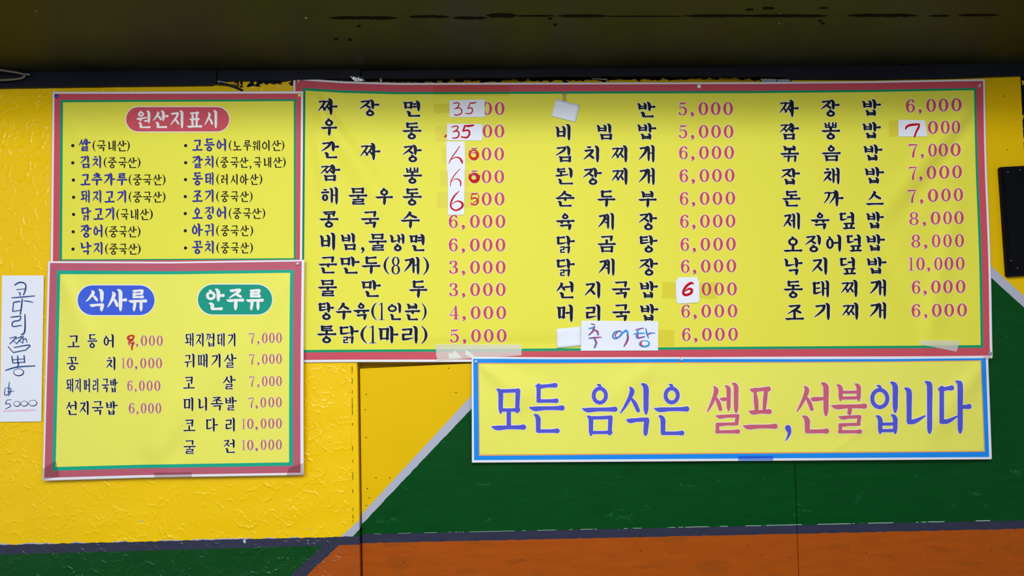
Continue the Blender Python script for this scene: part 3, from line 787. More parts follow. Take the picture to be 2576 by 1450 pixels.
Q = [[(738, 194), (2477, 199), (2498.5, 900), (733, 914)], [(743, 199), (2472.5, 203.5), (2491.5, 894.5), (738, 907.5)],
     [(762, 218), (2455.5, 221), (2475, 875), (757, 888)], [(768.5, 224.5), (2450, 226.5), (2468, 868.5), (763.5, 881.5)]]
sheet('vinyl_sheet', Q, [V_WHITE, V_RED, V_GRN, V_YEL], h_main, sag_main, main)
MB = [I_OUT, I_BLACK]; MR = [I_OUT, I_RED]
SV, SH, OL = 4.2, 2.85, 1.15
def items(s, xs): return [(c, a, b) for c, (a, b) in zip(s, xs)]
NAMES = [
 ('짜장면', [(800, 849), (905, 954), (1014, 1057)], (246.5, 289), (253.5, 295)),
 ('우동', [(807, 848), (1011.5, 1060)], (296.5, 341), (309.5, 351.5)),
 ('간짜장', [(808, 853), (906, 957), (1013.5, 1060.5)], (354, 398), (365, 409)),
 ('짬뽕', [(806, 856), (1013, 1061.5)], (412.5, 456), (422.5, 463)),
 ('해물우동', [(807, 850), (876, 924), (944, 988.5), (1012, 1061)], (470, 514.5), (474.5, 517.5)),
 ('콩국수', [(803, 851.5), (907, 954), (1007.5, 1056)], (530.5, 572.5), (531.5, 575.5)),
 ('비빔,물냉면', [(804, 843), (857, 895), (906.5, 917), (926, 973), (980, 1017.5), (1029, 1068)], (585, 630), (589, 633)),
 ('군만두(8개)', [(801, 848), (855, 904.5), (909, 957), (965, 979), (984, 1007), (1016, 1055), (1064.5, 1079)], (645, 688.5), (646.5, 692)),
 ('물만두', [(799.5, 847.5), (909, 958), (1028.5, 1075)], (703, 746), (706.5, 750.5)),
 ('탕수육(1인분)', [(800, 840), (844, 884), (888, 929), (934, 947.5), (952, 968), (975, 1009), (1017, 1057), (1061, 1073)], (760, 805), (763, 807)),
 ('통닭(1마리)', [(797, 846), (853, 902), (907, 923), (928, 947), (952, 1002), (1010, 1050.5), (1060, 1075)], (819, 863.5), (820.5, 865.5)),
 ('반', [(1603, 1649)], (256, 296), (256, 296)),
 ('비빔밥', [(1397, 1435), (1500.7, 1540), (1603, 1651)], (312, 354), (309, 351.5)),
 ('김치찌개', [(1397.5, 1437), (1468, 1507), (1538, 1578), (1607, 1646.6)], (367, 409), (364.5, 409)),
 ('된장찌개', [(1397, 1441.7), (1467, 1514), (1539, 1578.5), (1607, 1647)], (421.5, 464.5), (422, 466)),
 ('순두부', [(1397, 1445), (1502, 1548), (1605.5, 1652)], (479, 520.5), (479.5, 522.5)),
 ('육계장', [(1398, 1445.5), (1504.6, 1544.5), (1607, 1653)], (536, 579.5), (535, 579)),
 ('닭곰탕', [(1399, 1446), (1503, 1549), (1607.7, 1654)], (593, 637), (592, 635.5)),
 ('닭계장', [(1399, 1446), (1506, 1546), (1607.7, 1655)], (651, 695), (649.5, 693.5)),
 ('선지국밥', [(1399.7, 1443), (1471, 1510), (1538, 1585), (1608.5, 1655)], (708, 751.5), (707, 751)),
 ('머리국밥', [(1400.5, 1441), (1473, 1510), (1539, 1585), (1609.6, 1656)], (766.5, 811), (764.5, 808)),
 ('짜장밥', [(1961, 2009), (2065, 2112), (2168.5, 2216)], (251, 295), (249.5, 292)),
 ('짬뽕밥', [(1961.7, 2010), (2066, 2113.5), (2169.5, 2216)], (309.5, 353), (306.5, 349)),
 ('볶음밥', [(1962.5, 2010), (2067, 2115), (2172, 2220)], (366, 408.5), (363, 405)),
 ('잡채밥', [(1965, 2012.5), (2071, 2112), (2175, 2224)], (423, 466), (419.5, 462.5)),
 ('돈까스', [(1967.5, 2014), (2072, 2122), (2178, 2223)], (480.5, 520.5), (476, 519)),
 ('제육덮밥', [(1971, 2012.5), (2039, 2086.5), (2111, 2151), (2179, 2223.5)], (535, 578.5), (532, 576)),
 ('오징어덮밥', [(1970.8, 2018.5), (2025.6, 2065), (2078, 2116), (2128.7, 2167.7), (2178.5, 2226)], (591.5, 635.5), (589, 632.5)),
 ('낙지덮밥', [(1972.6, 2019), (2042.6, 2081), (2111.7, 2153), (2180, 2230)], (648, 693), (646, 690)),
 ('동태찌개', [(1971, 2019.5), (2043, 2085.6), (2115.8, 2157), (2188, 2229)], (707, 750.5), (702.5, 746.5)),
 ('조기찌개', [(1974.5, 2022.5), (2048.5, 2087.5), (2118.5, 2159), (2188, 2229)], (763.5, 807), (760, 804)),
]
for s, xs, yl, yr in NAMES:
    row('dish_lettering', items(s, xs), yl, yr, SV, SH, h_main, MB, main, OL)
def price(txt, xs, yc0, yc1, h=33, parent=main, hf=h_main, mats=MR, ol=1.2):
    return row('price_lettering', items(txt, xs), (yc0-h/2, yc0+h/2), (yc1-h/2, yc1+h/2), 3, 2, hf, mats, parent, ol)
zA = lambda dx=0: [(1128.6+dx, 1152+dx), (1159.5+dx, 1170+dx), (1182+dx, 1207+dx), (1214+dx, 1239+dx), (1246.5+dx, 1271.5+dx)]
price('00', [(1213.5, 1238), (1244.5, 1269.3)], 273, 273)
price('00', [(1214, 1238.5), (1244, 1269)], 330, 330)
price('500', [(1183, 1203.5), (1211.5, 1236.3), (1243.5, 1268.3)], 387.5, 387.5)
price('500', [(1183, 1203.5), (1211.5, 1236.5), (1243.5, 1268.5)], 444.5, 444.5)
price('500', [(1183, 1204.5), (1211.5, 1237), (1244, 1269.3)], 501, 500.5)
price('6,000', zA(), 557.5, 557); price('6,000', zA(), 616.5, 616.5)
price('3,000', zA(.5), 672.6, 672.6); price('3,000', zA(.7), 729, 728.7)
price('4,000', zA(2), 787, 787); price('5,000', zA(3), 845.3, 844.8)
zB = lambda dx, e=0: [(1706.5+dx, 1729+dx), (1735.5+dx, 1746+dx), (1757+dx, 1781.8+dx), (1788+dx+e*.5, 1812.8+dx+e*.5), (1819.3+dx+e, 1844+dx+e)]
for t, dx, e, a, b in [('5,000', 0, 0, 273.7, 273.3), ('5,000', .7, .6, 331, 331), ('6,000', 1.5, 1.2, 384.5, 383.5), ('6,000', 2.5, 1.5, 442.3, 441.3),
                       ('6,000', 3.2, 2.5, 500, 498.5), ('6,000', 4, 2.2, 557, 556), ('6,000', 5, 2.2, 615.5, 614), ('6,000', 6, 2.3, 670.5, 669),
                       ('6,000', 7.2, 4, 783.3, 782.3), ('6,000', 8.8, 3.8, 842, 841)]:
    price(t, zB(dx, e), a, b)
price('000', [(1765, 1789.8), (1797, 1821.5), (1829, 1854)], 727.5, 727)
for t, xs, a, b in [
    ('6,000', [(2278.7, 2302), (2309, 2319), (2330, 2355), (2361, 2386), (2393, 2419.5)], 267, 263.2),
    ('000', [(2334, 2360), (2366.6, 2389.4), (2394, 2415.7)], 321, 319.7),
    ('7,000', [(2286, 2308.5), (2315, 2324.3), (2335, 2357), (2361, 2385), (2391, 2417)], 379, 376.5),
    ('7,000', [(2286.5, 2307), (2311, 2321), (2331, 2355.5), (2362.3, 2388.6), (2395.4, 2420)], 436, 432),
    ('7,000', [(2284, 2305), (2312.5, 2323), (2333.8, 2360.5), (2367.6, 2392), (2399, 2423)], 494, 489.5),
    ('8,000', [(2287, 2311.6), (2319.7, 2329.7), (2341, 2366), (2372.7, 2395), (2400.4, 2424.6)], 550.3, 547.3),
    ('8,000', [(2292, 2316), (2323, 2333), (2344, 2366), (2372.7, 2394.5), (2402.3, 2425.4)], 607, 605.3),
    ('10,000', [(2284, 2300), (2305, 2326.4), (2331, 2340), (2350, 2371), (2376, 2398.5), (2404.4, 2426.8)], 664.5, 663),
    ('6,000', [(2293.6, 2315.7), (2321.5, 2331.7), (2342, 2366.8), (2372.7, 2397), (2404.4, 2429)], 723, 721),
    ('6,000', [(2292.8, 2316), (2323.7, 2333), (2344.4, 2369), (2375.6, 2400.4), (2407.7, 2432.7)], 781.8, 780)]:
    price(t, xs, a, b)

# ---- country-of-origin sign (upper left)
def h_orig(x, y):
    return .0400+.0010*np.sin(x*.02+y*.006)+.0007*np.sin(y*.03-x*.011)+fold(x, y, (150, 250), (240, 420), 18, 0.0038)
orig = empty('origin_sign', W1(447, 655, .03), 'upper left yellow sign with red rounded title and two bulleted columns of blue words', 'sign')
Q = [[(132.5, 231), (763, 229.5), (760, 668), (127, 670)], [(137, 236), (757.5, 235.5), (754.5, 660), (133, 663)],
     [(152, 252), (745, 249.5), (744.5, 654), (149, 656)], [(158.5, 257.5), (739, 254.5), (739, 650), (156, 653)]]
sheet('vinyl_sheet', Q, [V_WHITE, V_RED, V_GRN, V_YEL], h_orig, lambda x, y: (0*x, 0*y), orig)
def pill(x0, x1, y0, y1, mats, hf, parent, name='title_plate', ol=2.2):
    ink = Ink()
    for m, g_ in ((0, 0), (1, -ol)):
        r = (y1-y0)/2+g_; ya, yb = y0-g_, y1+g_; xa, xb = x0-g_, x1+g_; rx = r*1.0; cy = (y0+y1)/2; N = 26
        th = [PI/2*k/10 for k in range(11)]
        cols = [(xa+r*(1-math.cos(t)), r*math.sin(t)) for t in th]+[(lerp(xa+r, xb-r, k/12), r) for k in range(1, 12)]+[(xb-r*(1-math.cos(t)), r*math.sin(t)) for t in th[::-1]]
        N = len(cols)-1
        v = []; f = []
        for x, e in cols: v += [(x, cy-e), (x, cy-e*.33), (x, cy+e*.33), (x, cy+e)]
        for k in range(N):
            for j in range(3): f.append((4*k+j, 4*k+j+1, 4*k+5+j, 4*k+4+j))
        ink.add(v, f, m)
    return ink_object(name, ink, hf, mats, parent, .0004, .0004)
M_WHT = [I_OUT, I_OUT, I_OUT]
pill(315, 578.5, 267.5, 333, [I_OUT, V_RED], h_orig, orig)
def onpill(s, xs, yl, yr, sv, sh, hf, par):
    for (c, (a, b)) in zip(s, xs):
        t = (a-xs[0][0])/(xs[-1][1]-xs[0][0]); ink = Ink(); glyph(ink, c, a, b, lerp(yl[0], yr[0], t), lerp(yl[1], yr[1], t), sv, sh, 0)
        ink_object('letter', ink, hf, [I_OUT], par, .0014, 0)
onpill('원산지표시', [(343.5, 378.5), (384.6, 424), (428.7, 461), (470, 508.5), (514, 546)], (278, 323), (277, 323), 3.6, 2.9, h_orig, orig)
M_N = [I_OUT, I_NAVY]; M_B = [I_OUT, I_BLACK]
def orow(name, nx_, rest, rx_, yn, yp, bx):
    row('bullet_lettering', [('•', bx-4, bx+4)], (yn[0]+4, yn[1]), (yn[0]+4, yn[1]), 1, 1, h_orig, M_B, orig)
    row('item_lettering', items(name, nx_), yn, yn, 2.75, 2.15, h_orig, M_N, orig)
    row('detail_lettering', items(rest, rx_), yp, yp, 1.75, 1.35, h_orig, M_B, orig)
orow('쌀', [(198, 228)], '(국내산)', [(233, 240), (243, 266), (271.6, 290.6), (294, 318), (319, 326)], (348.5, 380.5), (353, 381), 183)
orow('김치', [(201.6, 225), (232, 254)], '(중국산)', [(261, 268), (270, 293.5), (296.7, 318.6), (320, 344), (345.5, 353)], (391.6, 424), (395.5, 423), 183)
orow('고추가루', [(201.6, 226.7), (229, 257), (261, 289), (292, 320)], '(중국산)', [(324, 331), (333, 357), (358.7, 381), (384, 407.5), (408.5, 416)], (435, 467.5), (438.5, 466.5), 184.5)
orow('돼지고기', [(202.4, 225.4), (233, 254.4), (261.6, 288), (294, 317)], '(중국산)', [(324, 331), (333, 357), (358.7, 381), (384, 407.5), (408.5, 416)], (478, 511), (482, 510), 185)
orow('닭고기', [(204, 229), (234, 260), (263.7, 287)], '(국내산)', [(292.7, 300), (302.7, 323), (328, 347.6), (351.6, 374.6), (376, 384)], (521, 554.5), (525.5, 554), 185)
orow('장어', [(202, 230), (235, 257.6)], '(중국산)', [(264.5, 271.6), (273, 297), (299, 319), (321, 344), (345.5, 353)], (565, 598), (569, 597.5), 184)
orow('낙지', [(202, 230), (235, 257.6)], '(중국산)', [(264.5, 271.6), (273.5, 297), (299, 319.5), (322, 345.5), (345.8, 353.5)], (608.5, 641.5), (613, 641), 183.5)
orow('고등어', [(482.8, 509), (512.6, 540), (544.8, 568.6)], '(노루웨이산)', [(575.7, 582.6), (585, 607.4), (611, 632), (635, 654), (659, 678), (683, 707), (708, 715)], (348.5, 380.5), (352.5, 380), 467)
orow('갈치', [(483, 510.5), (514.5, 537)], '(중국산,국내산)', [(543.5, 550.6), (553, 575), (578.6, 600), (601.6, 625), (627, 632), (637.7, 657), (663, 682), (686.6, 710), (711, 718.5)], (391.5, 423.5), (395, 422.5), 467)
orow('동태', [(483, 510), (515, 537)], '(러시아산)', [(544.5, 551.5), (556, 572.5), (580, 597.6), (603.7, 625), (628, 650), (652, 659.6)], (433.5, 466.5), (437.5, 465.5), 466.5)
orow('조기', [(482.5, 509.5), (514.5, 537)], '(중국산)', [(544, 551), (554, 576), (579, 600), (603, 626), (628, 635)], (476, 509.5), (481, 508.5), 466)
orow('오징어', [(482.5, 509.5), (515, 537.5), (545, 568.6)], '(중국산)', [(575.7, 582.6), (585, 607), (611, 631), (633, 657.6), (659.7, 667)], (519, 552), (523.5, 551), 466)
orow('아귀', [(482.5, 510), (514.5, 537.5)], '(중국산)', [(544, 551), (554.5, 577), (579, 600.5), (604, 626.5), (629, 636.5)], (562, 595.5), (567, 594.5), 466)
orow('꽁치', [(482.5, 510), (514.5, 537.5)], '(중국산)', [(544.5, 552), (554.5, 577), (580, 600.5), (604, 626.5), (628.5, 636)], (605.5, 639), (610, 638), 466.5)

# ---- meals-and-sides sign (lower left)
def h_side(x, y):
    z = .0455+.0012*np.sin(x*.013+y*.004+2)
    z = z + fold(x, y, (155, 690), (230, 880), 16, 0.0082, 1.5) + fold(x, y, (725, 690), (560, 960), 22, 0.0091, 1.2)
    z = z + fold(x, y, (380, 1150), (450, 980), 34, 0.0097, 1.0) + fold(x, y, (430, 1165), (540, 1000), 24, -0.0065, 1.0)
    z = z + .0035*np.exp(-((x-430)/200)**2)*np.exp(-((y-930)/150)**2)
    return z
def sag_side(x, y):
    return (3.0*np.sin((y-660)/540*PI)*np.clip((x-600)/160, 0, 1)*-0.5,
            np.where(y > 1100, np.interp(x, [100, 350, 470, 760], [0, -2, -1.5, 0]), 0)*np.clip((y-1120)/60, 0, 1)
            + np.where(y < 720, np.interp(x, [120, 430, 760], [0, 3.0, 0]), 0)*np.clip((760-y)/80, 0, 1)*np.clip((760-y)/80, 0, 1))
side = empty('meal_sign', W1(437, 1200, .034), 'lower left yellow sign with blue and green rounded titles over two price lists', 'sign')
Q = [[(120.5, 657.5), (766, 654), (764.5, 1196), (107, 1210.5)], [(126, 662), (759, 658), (756, 1190), (111.5, 1203)],
     [(143.5, 680.5), (739, 679), (737.5, 1172.5), (131, 1185.5)], [(151.5, 690), (730, 686.5), (727.5, 1164), (140, 1176)]]
sheet('vinyl_sheet', Q, [V_WHITE, V_RED2, V_GRN2, V_YEL2], h_side, sag_side, side)
pill(193, 391, 716, 795.5, [I_OUT, I_SKY], h_side, side, ol=2.4)
pill(495.5, 687, 714, 794, [I_OUT, I_TEAL], h_side, side, ol=2.4)
onpill('식사류', [(216, 261.6), (270, 319.6), (323, 370)], (727, 783.5), (728, 784), 4.9, 3.9, h_side, side)
onpill('안주류', [(518, 565), (569.4, 614), (618.7, 663.6)], (726, 781.5), (727, 781), 4.9, 3.9, h_side, side)
def srow(s, xs, y0, y1, sv=2.45, sh=1.75, yr=None):
    row('dish_lettering', items(s, xs), (y0, y1), yr or (y0, y1), sv, sh, h_side, MB, side, .9)
MD = [I_OUT, I_RED3]
sp = lambda t, xs, y, h=26.5, y2=None: price(t, xs, y, y2 or y, h, side, h_side, MD, .8)
srow('고등어', [(169, 200), (219, 244.5), (260.5, 286)], 841, 876)
sp('8,000', [(321, 339), (341, 347.5), (354, 370), (374.5, 389.6), (394, 409.4)], 857.5)
srow('꽁치', [(166, 197), (267, 290)], 898, 932)
sp('10,000', [(305, 315), (319, 334.4), (338, 345.5), (352.6, 368), (372.7, 388.3), (392, 407.6)], 914)
srow('돼지머리국밥', [(166, 184), (188, 203), (210, 226), (233, 247), (255, 274), (276, 296)], 952.5, 988, 2.05, 1.6)
sp('6,000', [(320, 333.6), (337.6, 343.6), (349.5, 364), (368.7, 383.8), (387.8, 403.6)], 971)
srow('선지국밥', [(166, 193), (200, 222.8), (230, 259.7), (265.8, 296)], 1009, 1045)
sp('6,000', [(323.6, 338.4), (342, 348.2), (354, 368.5), (372.4, 387), (391, 405.7)], 1027.5)
srow('돼지껍데기', [(465, 486.7), (492.6, 512), (518, 539.5), (546, 565), (572.5, 592)], 838, 873, 2.2, 1.65)
p7 = [(627, 640.7), (646, 652.3), (659, 673), (676.8, 691), (694.5, 709)]
sp('7,000', p7, 851.5, 26.5, 850)
srow('귀때기살', [(463.8, 489), (497, 522), (531, 554.6), (562.5, 595)], 890, 926)
sp('7,000', p7, 904.5, 26, 903)
srow('코살', [(460, 489.4), (560, 593)], 945, 980)
sp('7,000', p7, 960, 26, 959)
srow('미니족발', [(461, 486), (498, 520.5), (529, 561), (565.4, 595.5)], 1000, 1035.5, yr=(997.5, 1033))
sp('7,000', [(625.5, 639), (641.5, 648.5), (655, 669.5), (675, 690), (694, 709)], 1013.5, 26, 1012)
srow('코다리', [(460.5, 491), (517.6, 548), (567, 590.5)], 1053, 1087, yr=(1051, 1087))
p10 = [(608, 617.4), (621.4, 637.8), (641, 648.6), (655.7, 670.3), (674.7, 690), (694, 709)]
sp('10,000', p10, 1067, 26.5, 1065.5)
srow('굴전', [(461, 491.5), (562.5, 590.5)], 1108, 1143, yr=(1105, 1140))
sp('10,000', p10, 1120.5, 26.5, 1119)

# ---- self-service notice banner (bottom)
def h_note(x, y):
    z = .0200+.0013*np.sin(x*.008+1)+.0008*np.sin(x*.02+y*.02)
    z = z + fold(x, y, (1215, 920), (1330, 1010), 13, 0.0097, 1.8) + fold(x, y, (2470, 925), (2330, 1100), 20, 0.0097, 1.2)
    z = z + fold(x, y, (1240, 915), (1420, 960), 14, -0.0028, 1.5) + fold(x, y, (2180, 1075), (2090, 1140), 9, .0018) + fold(x, y, (1640, 925), (1540, 1000), 20, 0.0059, 1)
    z = z + .002*np.exp(-((y-1040)/70)**2)
    z = z + .006*np.exp(-((x-2130)/260)**2)*sstep((y-1090)/70)
    return z
def sag_note(x, y):
    return 0*x, np.interp(x, [1187, 1400, 1700, 2000, 2250, 2400, 2490], [0, 1.5, 1.2, 2.2, 2.0, .8, 0])*np.clip((980-y)/80, 0, 1)
note = empty('notice_banner', W1(1840, 1160, .014), 'long yellow notice banner with blue border and big violet and rose words', 'banner')
Q = [[(1186.5, 898), (2486, 897), (2495.5, 1156.5), (1187, 1165)], [(1190.5, 903), (2480, 901.5), (2488.5, 1150.5), (1192.5, 1158.5)],
     [(1202.5, 913.5), (2468.5, 906.5), (2478, 1137.5), (1205, 1147.5)], [(1205, 916.5), (2466, 909), (2475, 1134.5), (1207.5, 1144)]]
sheet('vinyl_sheet', Q, [V_WHITE, V_BLUE, V_PEACH, V_YEL2], h_note, sag_note, note)
NB = [I_OUT, I_BLUE]; NP = [I_OUT, I_PINK]
SVN, SHN = 7.0, 6.1
row('notice_lettering', items('모든', [(1236, 1323), (1331, 1420)]), (966, 1087), (964, 1092), SVN, SHN, h_note, NB, note, 1.6)
row('notice_lettering', items('음식은', [(1464, 1553), (1560, 1633), (1645, 1733.6)]), (964, 1098), (964, 1096), SVN, SHN, h_note, NB, note, 1.6)
row('notice_lettering', items('셀프', [(1778.7, 1861.6), (1869, 1956)]), (963, 1092), (962, 1092), SVN, SHN, h_note, NP, note, 1.6)
row('notice_lettering', items(',', [(1972, 1990.5)]), (962, 1092.5), (962, 1092.5), SVN, SHN, h_note, NB, note, 1.6)
row('notice_lettering', items('선불', [(2004, 2085.5), (2091, 2181)]), (962, 1092), (962, 1092), SVN, SHN, h_note, NP, note, 1.6)
row('notice_lettering', items('입니다', [(2189, 2258.5), (2275, 2345), (2359.5, 2443.7)]), (960.5, 1093), (956.5, 1091.5), SVN, SHN, h_note, NB, note, 1.6)

# ------------------------------------------------------------------ paper slips, tape, handwriting
PAPER = mat('white_paper', srgb(232, 236, 246), .7, .25, .08, 250)
INK_RED = mat('red_marker', srgb(190, 12, 28), .5, .08); INK_RED2 = mat('orange_red_marker', srgb(206, 44, 14), .5, .08)
INK_BLUE = mat('blue_marker', srgb(60, 146, 222), .5, .1); INK_NAVY = mat('dark_blue_pen', srgb(44, 42, 110), .5, .1)
INK_CRIM = mat('crimson_marker', srgb(198, 34, 78), .5, .1); INK_PALE = mat('pale_blue_pen', srgb(130, 190, 232), .6, .3); INK_ROSE = mat('pink_pencil', srgb(226, 130, 160), .6, .3)
C1 = (760, 180, 3.8156); C3 = (1340, 180, 3.8155); C4 = (1340, 530, 3.7172); C5 = (1900, 180, 3.8107); C2 = (760, 530, 3.717); C6 = (1900, 530, 3.717); CG = (0, 680, 3.7154)
def cv(C, pts): return [(C[0]+p[0]/C[2], C[1]+p[1]/C[2]) for p in pts]
def slip(name, poly, hf, lift, label, cat, m=PAPER, group=None, curl=0.0, thick=.0002, edge_noise=0.0, seed=0):
    """four px corners TL,TR,BR,BL"""
    N, M_ = 8, 6; v = []; f = []; rnd = random.Random(seed)
    us = [i/N for i in range(N+1)]; js = [j/M_ for j in range(M_+1)]
    for j in js:
        for i in us:
            x, y = quadpt(poly, i, j)
            if edge_noise and (i in (0, 1) or j in (0, 1)):
                x += rnd.uniform(-edge_noise, edge_noise)*(i in (0, 1)); y += rnd.uniform(-edge_noise, edge_noise)*(j in (0, 1))*.6
            v.append((x, y, curl*(abs(2*i-1)**2*.5+j*j)))
    for j in range(M_):
        for i in range(N):
            a = j*(N+1)+i; f.append((a, a+N+1, a+N+2, a+1))
    V = np.array(v); d = hf(V[:, 0], V[:, 1])+lift+V[:, 2]
    o = link(name, mesh(name, W(V[:, 0], V[:, 1], d), f), m, None, smooth=curl > .001)
    tag(o, label, cat, group)
    if cat != 'tape': solidify(o, thick)
    o['_h'] = 0; del o['_h']
    hh = lambda x, y, hf=hf, lift=lift: hf(np.asarray(x), np.asarray(y))+lift+curl*.6
    return o, hh
def write(C, strokes, hh, m, parent, name='handwritten_lettering', k=1.0, lift=.0004, base=.6):
    ink = Ink()
    for st in strokes:
        w_ = st[0]; pts = st[1:]
        if pts[0] == 'o':
            _, cx, cy, rx, ry = pts
            P = [(cx+rx*math.cos(a), cy+ry*math.sin(a), w_*(.75+.35*math.sin(a+.6))) for a in np.linspace(-1.9, 4.5, 16)]
        else:
            n = len(pts); P = [(p[0], p[1], w_*(1 if len(p) < 3 else p[2])*(1 if 0 < i < n-1 else .72)) for i, p in enumerate(pts)]
        P = [(C[0]+p[0]/C[2], C[1]+p[1]/C[2], p[2]/C[2]*k) for p in P]
        brush(ink, P, 0, 0, 4)
    return ink_object(name, ink, hh, [m], parent, lift, 0)

L0 = .0021
s, hh = slip('price_slip', cv(C1, [(1415, 276), (1751, 268), (1755, 437), (1415, 440)]), h_main, L0, 'white price slip with thin red 35 in the top dish row', 'paper slip')
write(C1, [[5.5, (1452, 308), (1480, 300), (1508, 308), (1490, 345), (1466, 358)], [5.5, (1466, 358), (1510, 350), (1532, 375), (1525, 405), (1480, 420), (1460, 412)],
           [6.5, (1612, 302), (1640, 303), (1668, 297)], [5, (1612, 302), (1604, 328), (1590, 355)], [5.5, (1590, 355), (1625, 350), (1636, 378), (1612, 405), (1568, 400)]], hh, INK_RED, s)
s, hh = slip('price_slip', cv(C1, [(1392, 500), (1728, 504), (1730, 663), (1389, 661)]), h_main, L0, 'white price slip with bold red 35 in the second dish row', 'paper slip')
write(C1, [[6, (1437, 535), (1470, 524), (1497, 532), (1482, 562), (1450, 578)], [7, (1450, 578), (1492, 572), (1506, 602), (1488, 635), (1445, 640)],
           [11, (1560, 522), (1600, 523), (1645, 516)], [9, (1562, 524), (1553, 548), (1542, 572)], [9, (1542, 572), (1595, 565), (1606, 600), (1580, 634), (1528, 628)]], hh, INK_RED, s)
s, hh = slip('price_slip', cv(C1, [(1383, 672), (1562, 673), (1566, 948), (1390, 956)]), h_main, L0, 'narrow white slip with open red 6, third dish row, topmost of three', 'paper slip')
write(C1, [[5, (1512, 718), (1480, 765), (1432, 835), (1410, 882)], [8, (1425, 850, .5), (1470, 825, .6), (1512, 832), (1532, 862, 1.3), (1538, 880)]], hh, INK_RED, s)
s, hh = slip('price_slip', cv(C1, [(1395, 892), (1562, 885), (1560, 1112), (1400, 1110)]), h_main, L0+.0005, 'narrow white slip with thin red 6, fourth dish row, middle of three', 'paper slip')
write(C1, [[4.5, (1515, 937), (1470, 985), (1432, 1045), (1422, 1100)], [6, (1430, 1060, .5), (1465, 1032, .6), (1505, 1038), (1522, 1065, 1.2), (1521, 1100)]], hh, INK_RED, s)
s, hh = slip('price_slip', cv(C1, [(1400, 1106), (1560, 1106), (1556, 1377), (1399, 1378)]), h_main, L0+.001, 'narrow white slip with closed red 6, fifth dish row, lowest of three', 'paper slip')
write(C1, [[8, (1508, 1148, .5), (1462, 1195), (1430, 1255), (1430, 1305), (1472, 1333), (1525, 1312, 1.3), (1542, 1275, 1.4), (1512, 1248), (1472, 1250, .6), (1438, 1275, .5)]], hh, INK_RED, s)
s, hh = slip('blank_slip', cv(C3, [(222, 262), (453, 322), (413, 486), (178, 430)]), h_main, L0, 'tilted blank white slip hiding a word at top of middle column', 'paper slip', curl=.0015)
s, hh = slip('price_slip', cv(C5, [(1372, 463), (1625, 467), (1650, 622), (1372, 625)]), h_main, L0, 'white slip with bold red 7 in the right price column', 'paper slip')
write(C5, [[11, (1442, 552, .8), (1450, 532, .9), (1478, 516, 1), (1535, 508), (1573, 506, .9)], [11, (1573, 506, .7), (1566, 535, .9), (1545, 575, .8), (1528, 622, 1.1)]], hh, INK_RED, s)
s, hh = slip('blank_slip', cv(C4, [(1337, 655), (1556, 655), (1560, 845), (1345, 854)]), h_main, L0, 'wider blank white slip mostly hidden behind the small red 6 slip', 'paper slip')
s, hh = slip('price_slip', cv(C4, [(1353, 626), (1543, 622), (1548, 861), (1357, 872)]), h_main, L0+.0006, 'small white slip with bold slanting red 6 in middle price column', 'paper slip', curl=.0006)
write(C4, [[12, (1503, 685, .7), (1480, 678, 1), (1440, 705), (1412, 750), (1412, 782), (1440, 790), (1480, 772), (1488, 742), (1462, 732, .8), (1430, 752, .6)]], hh, INK_RED, s, lift=.0007)
s, hh = slip('blank_slip', cv(C4, [(222, 1108), (452, 1084), (452, 1266), (228, 1287)]), h_main, L0, 'blank white slip left of the blue and red handwritten slip', 'paper slip', curl=.003, seed=4)
s, hh = slip('dish_slip', cv(C4, [(455, 1030), (1175, 1037), (1173, 1310), (450, 1312)]), h_main, L0+.0012, 'wide white slip with dish name handwritten in blue and red marker', 'paper slip')
CH = [[8, (548, 1062), (575, 1068)], [8, (528, 1104), (560, 1098), (575, 1086)], [9, (575, 1085), (562, 1128), (525, 1165)], [9, (560, 1115), (600, 1130), (610, 1165)],
      [8, (525, 1196), (580, 1190), (637, 1187)], [9, (573, 1195), (592, 1240), (575, 1285)],
      [9, (815, 1125), (768, 1140), (750, 1175), (765, 1197), (800, 1188), (835, 1150), (815, 1125)], [9, (815, 1170), (850, 1140), (878, 1122), (890, 1165), (882, 1215), (855, 1270)],
      [7, (962, 1118), (1000, 1108), (1038, 1100)], [7, (945, 1157), (1000, 1150), (1048, 1148)], [9, (990, 1112), (975, 1150), (978, 1192), (1045, 1180)],
      [8, (1058, 1108), (1068, 1150), (1082, 1192)], [7, (1065, 1160), (1100, 1148), (1142, 1147)], [8, 'o', 1043, 1245, 47, 28]]
write(C4, CH, hh, INK_BLUE, s)
sh_ = lambda st, dx, dy: [[q*.55 if i == 0 else (q if isinstance(q, str) else ((q[0]+dx, q[1]+dy) if isinstance(q, tuple) else q)) for i, q in enumerate(t)] for t in st]
write(C4, sh_([CH[0], CH[2], CH[3], CH[4], CH[5]], 7, -2) + [[5, (790, 1195), (772, 1170), (790, 1140), (815, 1128)], [6, (880, 1165), (895, 1190), (880, 1235), (858, 1268)], [4, (970, 1112), (1038, 1100)],
      [5, (985, 1150), (990, 1190), (1040, 1186)], [5, (1070, 1165), (1105, 1150)], [7, (1020, 1225), (1010, 1250), (1030, 1268)]], hh, INK_CRIM, s, lift=.0008)

